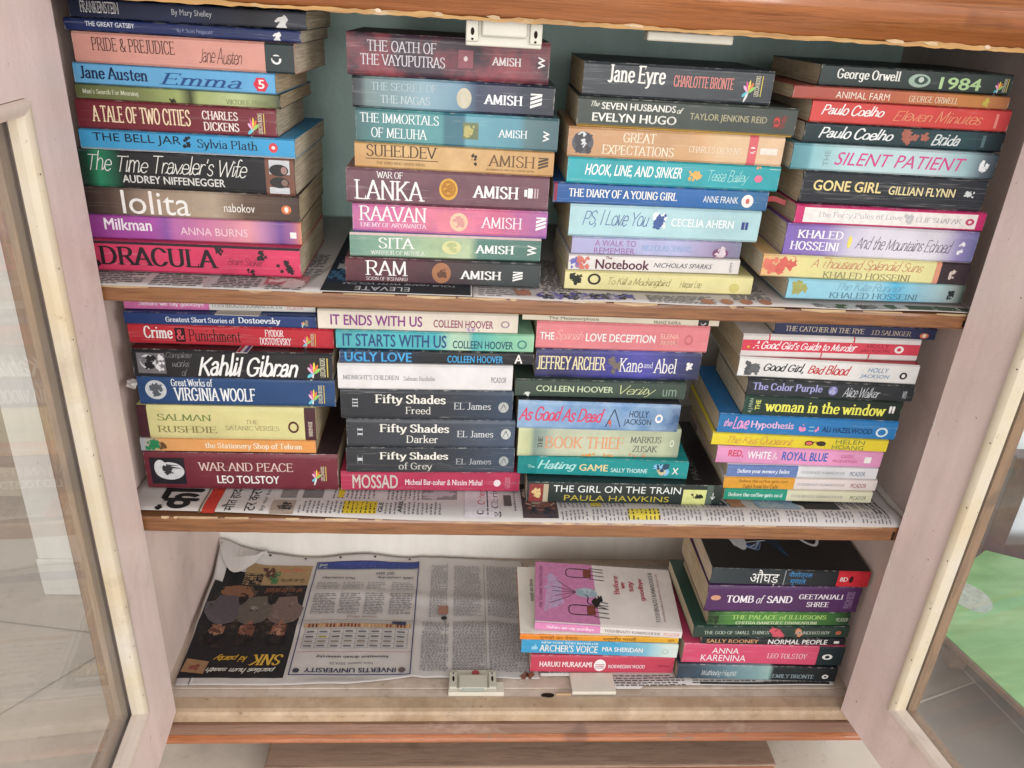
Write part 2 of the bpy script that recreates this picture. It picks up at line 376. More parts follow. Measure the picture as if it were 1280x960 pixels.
def blots(x0, x1, y0, y1, seed, asp):
    """ragged cluster of small shapes; asp = width of the unit box over its height"""
    r = random.Random(seed); out = []
    w, h = x1-x0, y1-y0
    for i in range(9):
        a = r.uniform(.12, .42) * min(w*asp, h); cx = r.uniform(x0+.15*w, x1-.15*w); cy = r.uniform(y0+.15*h, y1-.15*h)
        n = 14; ph = r.uniform(0, 6)
        out.append([(max(x0, min(x1, cx+a/asp*cos(2*pi*k/n)*(.7+.3*sin(3*k+ph)+r.uniform(-.15, .15)))), max(y0, min(y1, cy+a*sin(2*pi*k/n)*(.7+.3*cos(2*k+ph)+r.uniform(-.15, .15))))) for k in range(n)])
    return out
# ------------------------------------------------------------------ the bookcase
W = 0.86; XL = -0.027; XR = 0.886; YB = 0.312
S1B, S1T = 0.5420, 0.5575      # upper shelf
S2B, S2T = 0.2710, 0.2910      # middle shelf
ZH = 0.8085                    # underside of the head rail
M_PINK = paint_mat('pinkish_paint', '#eedad5', '#dfc8c1', .45, 7, '#7a6458', .3, .75)
M_PINKIN = paint_mat('pinkish_paint_inside', '#e2cdc6', '#d0b9b2', .5, 8, '#5d4a42')
M_TEAL = paint_mat('grey_green_paint', '#d6f2ea', '#bcdcd3', .45, 12, '#75897f', .6)
M_WHITE = paint_mat('white_paint', '#f0ebe4', '#e2dbd0', .5, 6, '#8d7f70')
M_BEAD = paint_mat('cream_bead_paint', '#d6cdbf', '#cdb27e', .4, 9, '#8a6a48', .25, .85)
M_BEADP = paint_mat('pink_cream_bead_paint', '#e4d4c8', '#d8c2b2', .4, 14, '#8a6a52')
M_VARN = wood_mat('varnished_wood', '#8e5f3c', '#613e26', (1.6, 26, 26), .3, .35)
M_HEAD = wood_mat('varnished_head_rail', '#a4653a', '#7c4826', (1.2, 30, 30), .22, .6)
M_BASEM = wood_mat('worn_base_moulding', '#b06a3e', '#8a4e2c', (1.4, 26, 26), .4, .25, '#86644e')
M_WORN = wood_mat('worn_bare_edge', '#c9ac85', '#9c7a58', (1.5, 24, 24), .6, .05, '#d8ccbc')
M_REB = wood_mat('brown_glazing_rebate', '#9a7350', '#6b452c', (20, 20, 1.5), .45, .2)
M_PLANK = wood_mat('dusty_plank', '#a88c78', '#8f7462', (1.5, 16, 16), .65, .03, '#9c8674')
M_PLAST = plain('white_plastic', '#c2beb0', .35, .5, .2, .08)
M_PLAST2 = plain('yellowed_plastic', '#dad3c4', .45, .4, .1, .12)
M_DARK = plain('dark_hole', '#2a211b', .8, .1)
M_STEEL = plain('steel_plate', '#aab4ae', .3, .6)
M_RED = plain('red_dot', '#a8484c', .5, .3)
M_GLASS = glass_mat()
case = tag(empty('bookcase', (W/2, .15, 0)), 'open wooden bookcase with pinkish painted sides, varnished shelf edges and two glazed doors', 'bookcase')
O = Vector((-W/2, -.15, 0))
def cpart(mb, name, parent=None, **k):
    """a part of the bookcase given in scene coordinates"""
    k.setdefault('loc', O if parent is None else None)
    return mb.build(name, parent or case, **k)
# side panels
for x0, x1 in ((XL-.022, XL), (XR, XR+.022)):
    m = MB(); m.box(x0, x1, .001, YB, -.06, .90, M_PINKIN); cpart(m, 'side_panel', bevel=.0012)
m = MB(); m.box(XL-.022, XR+.022, YB+.0005, YB+.010, .552, .90, M_TEAL); cpart(m, 'back_panel')
m = MB(); m.box(XL-.022, XR+.022, YB+.0005, YB+.010, -.06, .5515, M_WHITE); cpart(m, 'back_panel')
m = MB(); m.box(XL+.0004, XL+.0110, .0012, .028, -.0005, ZH+.04, M_PINK); cpart(m, 'added_jamb_strip')  # added strip: its front face catches light where the gap would look dark
# shelves with varnished lippings
for zb, zt, xe in ((S1B, S1T, .866), (S2B, S2T, .863)):
    m = MB(); m.box(XL+.0005, XR-.0005, .0185, YB, zb+.001, zt-.0006, M_WHITE); sh = cpart(m, 'shelf')
    m = MB(); r = random.Random(int(zt*1000)); n = 60
    prof0 = []
    vs = []; fs = []
    for i in range(n+1):
        x = XL+.0115+(xe-XL-.011)*i/n; w1 = r.uniform(-.0004, .0004); w2 = r.uniform(-.0005, .0003)
        P = [(x, .0185, zb), (x, .0062+w1, zb), (x, .0044, zb+.002), (x, .0044, zt-.0026+w2), (x, .0056, zt+w2*.5), (x, .0185, zt)]
        vs += P
        if i: fs += [((i-1)*6+k, (i-1)*6+(k+1) % 6, i*6+(k+1) % 6, i*6+k) for k in range(6)]
    fs += [tuple(range(5, -1, -1)), tuple(n*6+k for k in range(6))]
    m.raw(vs, fs, M_VARN)
    # worn paint left along the upper arris of the lipping
    x = XL+.02
    while x < xe-.02:
        l = r.uniform(.004, .05); dz = r.uniform(.0006, .0022)
        if r.random() < .75: m.poly([(x, .0041, zt-dz*.3), (x+l*.5, .00405, zt-dz), (x+l, .0041, zt-dz*.4), (x+l*1.02, .0058, zt+.0008), (x, .0058, zt+.0008)], M_WORN)
        x += l+r.uniform(.0, .03)
    cpart(m, 'shelf_edging', sh)
    if zt < .4:                                                                  # strip of white paint showing at one end of the middle shelf
        k = 24
        for i in range(k):
            a, b = XL+.012+.33*i/k, XL+.012+.33*(i+1)/k; ha, hb = [.0052*(1-(q/k))**.6+.0003*sin(q*1.7)+.0003 for q in (i, i+1)]
            m.poly([(a, .0038, zt-ha), (b, .0038, zt-hb), (b, .0038, zt+.0005), (a, .0038, zt+.0005)], M_WHITE); m.poly([(a, .0038, zt+.0005), (b, .0038, zt+.0005), (b, .016, zt+.0006), (a, .016, zt+.0006)], M_WHITE)
    # chipped end of the lipping and two nail heads
    m = MB(); m.box(xe+.0015, XR-.001, .0075, .0183, zb+.0015, zt-.001, M_PINKIN); m.box(xe-.006, xe-.0035, .0036, .006, zb+.003, zt-.006, M_DARK); cpart(m, 'shelf_end', sh)
# bottom board and base
M_LEDGE = paint_mat('worn_ledge_paint', '#d4c4b6', '#a8937f', .55, 14, '#54402f', .4, .9)
m = MB(); m.box(XL, XR, .0385, YB, -.018, -.0006, M_LEDGE); cpart(m, 'bottom_board')
m = MB(); m.box(XL, XR, .0245, .038, -.018, -.0022, M_LEDGE); cpart(m, 'ledge', bevel=.0008)
m = MB(); m.prism([(0.024, -.018), (-.0005, -.018), (-.0008, -.0065), (.0015, -.0028), (.006, -.0012), (.024, -.0016)], XL, XR, lambda a, u, v: (a, u, v), paint_mat('worn_arris_paint', '#c8b096', '#a08260', .55, 18, '#553a26', .4, .9)); cpart(m, 'ledge', smooth=False)
m = MB()
M_FASCIA = wood_mat('brown_fascia', '#8a6754', '#6b4b3c', (1.4, 26, 26), .5, .08, '#957a68')
m.prism([(.02, -.0185), (-.0045, -.0185), (-.0075, -.0215), (-.0105, -.0285), (-.0105, -.0300), (.02, -.0300)], XL-.045, XR+.035, lambda a, u, v: (a, u, v), M_FASCIA)
prof = [(.02, -.0302), (-.0085, -.0302)]+[(-.0095-.0062*sin(pi*t/9), -.0306-.0135*t/9) for t in range(10)]+[(-.008, -.0455), (.02, -.0455)]
m.prism(prof, XL-.045, XR+.035, lambda a, u, v: (a, u, v), M_BASEM); cpart(m, 'base_moulding', bevel=.0005)
m = MB(); m.box(XL-.02, XR+.02, .085, .30, -.1248, -.046, plain('shadow_toned_plinth', '#4c3c32', .7)); cpart(m, 'plinth')  # plinth coloured dark to stand for the shadow under the moulding
# head rail: round varnished moulding with a peeling lower arris, darker panel above
m = MB()
prof = [(.03, ZH), (-.004, ZH), (-.0075, ZH+.003)] + [(-.0085-.0125*sin(pi*t/10), ZH+.006+.040*t/10) for t in range(11)] + [(-.004, ZH+.050), (.03, ZH+.050)]
m.prism(prof, XL-.05, XR+.05, lambda a, u, v: (a, u, v), M_HEAD); hd = cpart(m, 'head_rail', smooth=False)
for p in hd.data.polygons:
    p.use_smooth = abs(p.normal.x) < .5
m = MB(); r = random.Random(5); n = 150; x0 = XL-.05; vs = []; fs = []
for i in range(n+1):
    x = x0+(XR+.1-XL)*i/n; hgt = .0022+.0013*sin(i*.37)*sin(i*.11+1)+r.uniform(-.0007, .0008); low = ZH-.0012+r.uniform(-.0007, .0006)
    vs += [(x, -.0082, ZH+max(.0012, hgt)), (x, -.0080, low), (x, .002, low)]
    if i: fs += [((i-1)*3+k, (i-1)*3+k+1, i*3+k+1, i*3+k) for k in (0, 1)]
m.raw(vs, fs, wood_mat('peeled_edge', '#bb9055', '#8a6238', (1, 20, 20), .6, .05, '#b8a484'))
for x in (.262, .31, .355, .47, .70, .735, .79):
    w = r.uniform(.006, .02); m.poly([(x, -.0086, ZH+.0025), (x+w*.4, -.0086, ZH+.0003), (x+w, -.0086, ZH+.0004), (x+w*.9, -.0086, ZH+.0028), (x+w*.5, -.0086, ZH+.0036)], M_WORN)
cpart(m, 'peeled_edge', hd)
m = MB(); m.box(XL-.05, XR+.05, -.012, .03, ZH+.0505, ZH+.0525, M_WHITE); m.box(XL-.05, XR+.05, -.010, .30, ZH+.053, ZH+.12, wood_mat('dark_cornice_wood', '#5a3a2c', '#3a2218', (1.5, 20, 20), .4, .2)); cpart(m, 'cornice')
m = MB(); m.box(XL, XR, .0305, YB, ZH+.012, ZH+.03, plain('dark_underside', '#6a6660', .7)); cpart(m, 'top_board')
# magnetic catches and their loose plates
def catch(name, M, red):
    m = MB()
    m.box(-.033, .033, 0, .024, 0, .0032, M_PLAST, M)
    for s in (-1, 1):
        m.box(s*.0275-.0055, s*.0275+.0055, .0, .020, .0034, .0060, M_PLAST, M)
    h = m
    for s in (-1, 1):
        pts = [M @ Vector((s*.0272+.0016*cos(2*pi*k/14), .0105+.0036*sin(2*pi*k/14), .0063)) for k in range(14)]; h.poly(pts, M_DARK)
        pts = [M @ Vector((s*.0272+.0011*cos(2*pi*k/10), .0175+.0011*sin(2*pi*k/10), .0064)) for k in range(10)]; h.poly(pts, M_DARK)
    o = cpart(m, name, bevel=.0011)
    b = MB(); b.box(-.0195, .0195, -.003, .0145, .0034, .0095, M_PLAST, M); cpart(b, 'magnet_housing', o, bevel=.0016)
    g = MB(); g.box(-.0155, .0155, -.0038, -.0012, .0042, .0058, M_STEEL, M); g.box(-.0155, .0155, -.0036, -.0012, .0070, .0082, M_STEEL, M)
    cpart(g, 'magnet_plate', o)
    if red:
        h = MB(); pts = [M @ Vector((.004+.0055*cos(2*pi*k/20), .0196+.0036*sin(2*pi*k/20), .0036)) for k in range(20)]; h.poly(pts, M_RED); cpart(h, 'red_dot', o)
# lower one lies on the ledge, upper one faces the room from under the head rail
catch('magnetic_catch', Matrix.Translation((.3715, .030, .0050)) @ Matrix.Diagonal((.95, 1.35, .8, 1)), True)
m = MB(); m.box(.3395, .4125, .0262, .0435, -.0025, .0046, M_PLAST2); cpart(m, 'catch_backing')
MT = Matrix.Translation((.3715, .0075, .8075)) @ Matrix(((1, 0, 0, 0), (0, 0, -1, 0), (0, -1, 0, 0), (0, 0, 0, 1))).transposed().inverted()
MT = Matrix.Translation((.3715, .012, .8075)) @ Matrix(((1, 0, 0, 0), (0, 0, -1, 0), (0, -1, 0, 0), (0, 0, 0, 1))) @ Matrix.Diagonal((1, .86, 1, 1))
catch('magnetic_catch', MT, False)
m = MB(); m.box(.503, .562, .0255, .060, .0002, .0055, M_PLAST2); cpart(m, 'strike_plate', bevel=.001)
m = MB(); m.box(.4965, .5735, .010, .026, ZH-.0095, ZH-.0015, M_PLAST); cpart(m, 'strike_plate', bevel=.0014)
# worn lock hole and a bit of masking tape on the ledge
m = MB(); m.poly([(p[0], p[1], -.0008) for p in ell(.462, .480, .0225, .0300, 18, .12, 3)], M_DARK); m.box(.4815, .502, .0265, .0282, -.002, .0012, M_WORN); cpart(m, 'lock_hole')
# ---- doors
def door(side, ang, H=.83, Wd=.445):
    """door leaf in hinge coordinates: s along the leaf, t through the leaf (away from the opening), z up"""
    d = Vector((sin(ang), -cos(ang), 0)); nrm = Vector((-d.y, d.x, 0))          # d: from hinge towards the viewer
    if (nrm.x > 0) == (side < 0): nrm = -nrm                                     # nrm: away from the cavity
    org = Vector((0 if side < 0 else W, 0, 0))
    F = lambda s, t, z: tuple(org+d*s+nrm*t+Vector((0, 0, z))+O)
    T = .027; st, br, tr = (.083, .090, .737) if side < 0 else (.0705, .078, .737)
    dm = MB()
    def pl(mb, s0, s1, t0, t1, z0, z1, m): 
        vs = [F(s, t, z) for s in (s0, s1) for t in (t0, t1) for z in (z0, z1)]
        mb.raw(vs, [(0, 1, 3, 2), (4, 6, 7, 5), (0, 4, 5, 1), (2, 3, 7, 6), (0, 2, 6, 4), (1, 5, 7, 3)], m)
    pl(dm, 0, st, 0, T, 0, H, M_PINK); pl(dm, Wd-st, Wd, 0, T, 0, H, M_PINK)
    pl(dm, st+.00005, Wd-st-.00005, 0, T, 0, br, M_PINK); pl(dm, st+.00005, Wd-st-.00005, 0, T, tr, H, M_PINK)
    r = random.Random(11+int(side))
    for k in range(8 if side > 0 else 4):                                       # chipped paint along the hinge edge
        z = r.uniform(.08, .66); w = r.uniform(.0015, .004); h = r.uniform(.004, .016)
        dm.poly([F(.0016, -.0005, z), F(w+.0016, -.0005, z+h*.3), F(w*.6+.001, -.0005, z+h*.8), F(.0016, -.0005, z+h)], M_WHITE)
    do = dm.build('door', case)
    bw = .0125
    def bead(mb, s0, z0, s1, z1, ds, dz):
        n = 8; pr = [(bw*k/n, -.0045*sin(pi*min(1, .25+.75*k/n))**.7 if k < n else .004) for k in range(n+1)]+[(bw, .0105), (0, .0105)]
        pr[0] = (0, -.0005)
        a = Vector((s0, z0)); b = Vector((s1, z1))
        P0 = [F(a.x+ds*u+(abs(dz)*u if s1 > s0 else 0)*(1 if s1 > s0 else 0), t, a.y+dz*u+(ds*u if s1 == s0 else 0)) for u, t in pr]
        P1 = [F(b.x+ds*u-(abs(dz)*u if s1 > s0 else 0), t, b.y+dz*u-(ds*u if s1 == s0 else 0)) for u, t in pr]
        k = len(pr); mb.raw(P0+P1, [(i, (i+1) % k, k+(i+1) % k, k+i) for i in range(k)]+[tuple(range(k)), tuple(range(k, 2*k))], M_BEAD if s1 == s0 else M_BEADP)
    e = .0006
    for args in ((st+e, br+e, st+e, tr-e, 1, 0), (st+e, br+e, Wd-st-e, br+e, 0, 1), (st+e, tr-e, Wd-st-e, tr-e, 0, -1)):
        b = MB(); bead(b, *args)
        if args[2] == args[0]:                                                  # small nails along the upright bead
            r = random.Random(3+int(side))
            for k in range(9):
                z = br+.03+k*.07+r.uniform(-.01, .01); c = F(st+.012, -.0052, z)
                b.poly([Vector(c)+d*(.0009*cos(a))+Vector((0, 0, .0009*sin(a))) for a in [2*pi*i/8 for i in range(8)]], M_DARK)
        b.build('glazing_bead', do)
    b = MB(); q = .014 if side < 0 else .004
    pl(b, st, st+q+.006, .0175, T+.004, br, tr, M_REB); pl(b, Wd-st-q, Wd-st, .0175, T+.004, br, tr, M_REB)
    pl(b, st+q+.0062, Wd-st-q-.0002, .0176, T+.0038, br, br+q, M_REB); pl(b, st+q+.0062, Wd-st-q-.0002, .0176, T+.0038, tr-q, tr, M_REB)
    b.build('glazing_rebate', do)
    g = MB(); pl(g, st+.001, Wd-st-.001, .0125, .0160, br+.001, tr-.001, M_GLASS); g.build('glass_pane', do)
door(-1, math.atan2(.0741, .9972)); door(1, math.atan2(.1431, .9897))
# ------------------------------------------------------------------ the room round it
ZF = -.125
t = NT('floor_tiles'); v = t.obj()
c = t.ramp(t.noise(v, 3, 8, .7), [(.3, lin('#c9bcae')), (.55, lin('#dacdbf')), (.75, lin('#b8aa9d'))])
c = t.mix(t.ramp(t.noise(v, 60, 5, .7), [(.6, (0, 0, 0, 1)), (.72, (.4, .4, .4, 1))]), c, lin('#85786c'))
t.bsdf(c, .42, .4, 0, t.noise(v, 40, 5), .1, .001); M_FLOOR = t.m
m = MB(); m.box(-4, .985, -5, 3, ZF-.02, ZF, M_FLOOR); tag(m.build('floor'), None, None, kind='structure')
t = NT('shaded_floor_tiles'); v = t.obj(); c = t.ramp(t.noise(v, 4, 8, .7), [(.3, lin('#635b54')), (.55, lin('#786f68')), (.75, lin('#544d47'))]); t.bsdf(c, .4, .4, 0, t.noise(v, 40, 5), .1, .001)  # floor beyond the right door: its shade is put into the tile colour
m = MB(); m.box(.9855, 5, -5, 3, ZF-.02, ZF-.0005, t.m); tag(m.build('shaded_floor'), None, None, kind='structure')
m = MB(); mj = plain('floor_joint', '#b0a498', .8)
for a, b in (((-.30, .098), (-.172, .26)), ((-.172, .26), (-.02, .42)), ((1.0, .10), (1.19, .168)), ((1.165, .30), (1.26, -.25)), ((-.36, .02), (-.30, .098)), ((-.55, .32), (-.172, .26))):
    A = Vector((*a, ZF+.0006)); B = Vector((*b, ZF+.0006)); n = (B-A).cross(Vector((0, 0, 1))).normalized()*.0016; m.poly([A-n, B-n, B+n, A+n], mj)
tag(m.build('floor_joints'), None, None, kind='structure')
M_WALL = paint_mat('pale_blue_wall', '#ecf2f6', '#e2e8ec', .6, 3, '#aab0b4')
m = MB(); m.box(.3, 5, .512, .6, ZF, 2.6, M_WALL); m.box(.3, 5, .5055, .5115, ZF, ZF+.012, plain('grey_skirting', '#8f8f8e', .6))
tag(m.build('wall'), 'pale blue wall with a thin grey skirting behind the right glass door', 'wall')
m = MB(); m.box(-4, .2995, .512, .6, ZF, 2.6, paint_mat('beige_brown_wall', '#ab9a8b', '#9c8a7c', .6, 4, '#7c6c60')); m.box(-4, .2995, .505, .5115, ZF+.10, ZF+.16, plain('cream_rail', '#c8bba6', .5))
tag(m.build('wall'), 'beige brown wall with a pale rail behind the left glass door', 'wall')
m = MB(); m.box(-.345, -.12, .362, .44, ZF+.0005, 1.9, M_WHITE); m.box(-.347, -.118, .3585, .3615, ZF+.0005, ZF+.075, M_WHITE)
tag(m.build('pillar', bevel=.003), 'narrow white post standing on the floor behind the left glass door', 'post')
# plank on the floor in front of the base
m = MB(); m.box(.100, .792, -.004, .0435, ZF+.001, -.100, M_PLANK)
pk = m.build('wooden_plank', bevel=.0025); tag(pk, 'dusty brown wooden plank lying on the floor below the bookcase', 'plank')
m = MB(); m.box(.104, .788, -.0058, -.0042, ZF+.002, -.1025, wood_mat('plank_front', '#b87a5c', '#9c5f46', (1.5, 20, 20), .5, .1)); m.build('front_edge', pk)
# low bench with a green sheet, seen through the right door
bn = tag(empty('low_bench', (1.24, .2, ZF)), 'low wooden bench topped with a green plastic sheet behind the right glass door', 'bench')
bo = Vector((-1.24, -.2, -ZF))
m = MB()
top = [(1.133, .215), (1.262, .372), (1.345, .43), (1.62, .30), (1.30, -.18), (1.19, -.02)]
M_BENCH = wood_mat('bench_wood', '#8f7058', '#6b4f3c', (3, 14, 14), .5, .1)
m.prism([(x, y) for x, y in top], -.072, -.0605, lambda a, u, v: (u+bo.x, v+bo.y, a+bo.z), M_BENCH); m.build('bench_top', bn, bevel=.002)
for x, y in ((1.175, .21), (1.31, .37), (1.50, .28), (1.28, -.1)):
    m = MB(); m.box(x-.014+bo.x, x+.014+bo.x, y-.014+bo.y, y+.014+bo.y, .0005, -.0725+bo.z, M_BENCH); m.build('leg', bn)
m = MB(); t = NT('green_sheet'); v = t.obj()
c = t.ramp(t.noise(v, 9, 5, .6, (.5, 3, 1)), [(.3, lin('#5f9a50')), (.5, lin('#76ad66')), (.7, lin('#8fbd7c'))]); t.bsdf(c, .35, .45, .2, t.noise(v, 30, 3), .15, .001)
cx = sum(p[0] for p in top)/6; cy = sum(p[1] for p in top)/6
sh = [(cx+(x-cx)*.985, cy+(y-cy)*.985) for x, y in top]
m.prism(sh, -.0602, -.0585, lambda a, u, v: (u+bo.x, v+bo.y, a+bo.z), t.m); gs = m.build('green_sheet', bn)
m = MB(); m.poly([(x+bo.x, y+bo.y, -.0581+bo.z) for x, y in ell(1.20, 1.268, .255, .335, 28)], plain('pale_disc', '#b4bcae', .5, .4, 0, .3, 90)); m.build('pale_disc', bn)
m = MB(); wf = wood_mat('dark_furniture_wood', '#5a3a2e', '#3c241c', (14, 14, 2), .3, .3)
m.box(1.358, 1.40, .45, .485, ZF+.0005, .13, wf); m.box(1.4005, 2.0, .455, .48, ZF+.002, ZF+.06, wf)
m.box(1.352, 1.41, .444, .4495, ZF+.001, ZF+.03, wf)
tag(m.build('dark_furniture', bevel=.002), 'dark brown wooden furniture leg and rail by the pale blue wall at the right', 'furniture')
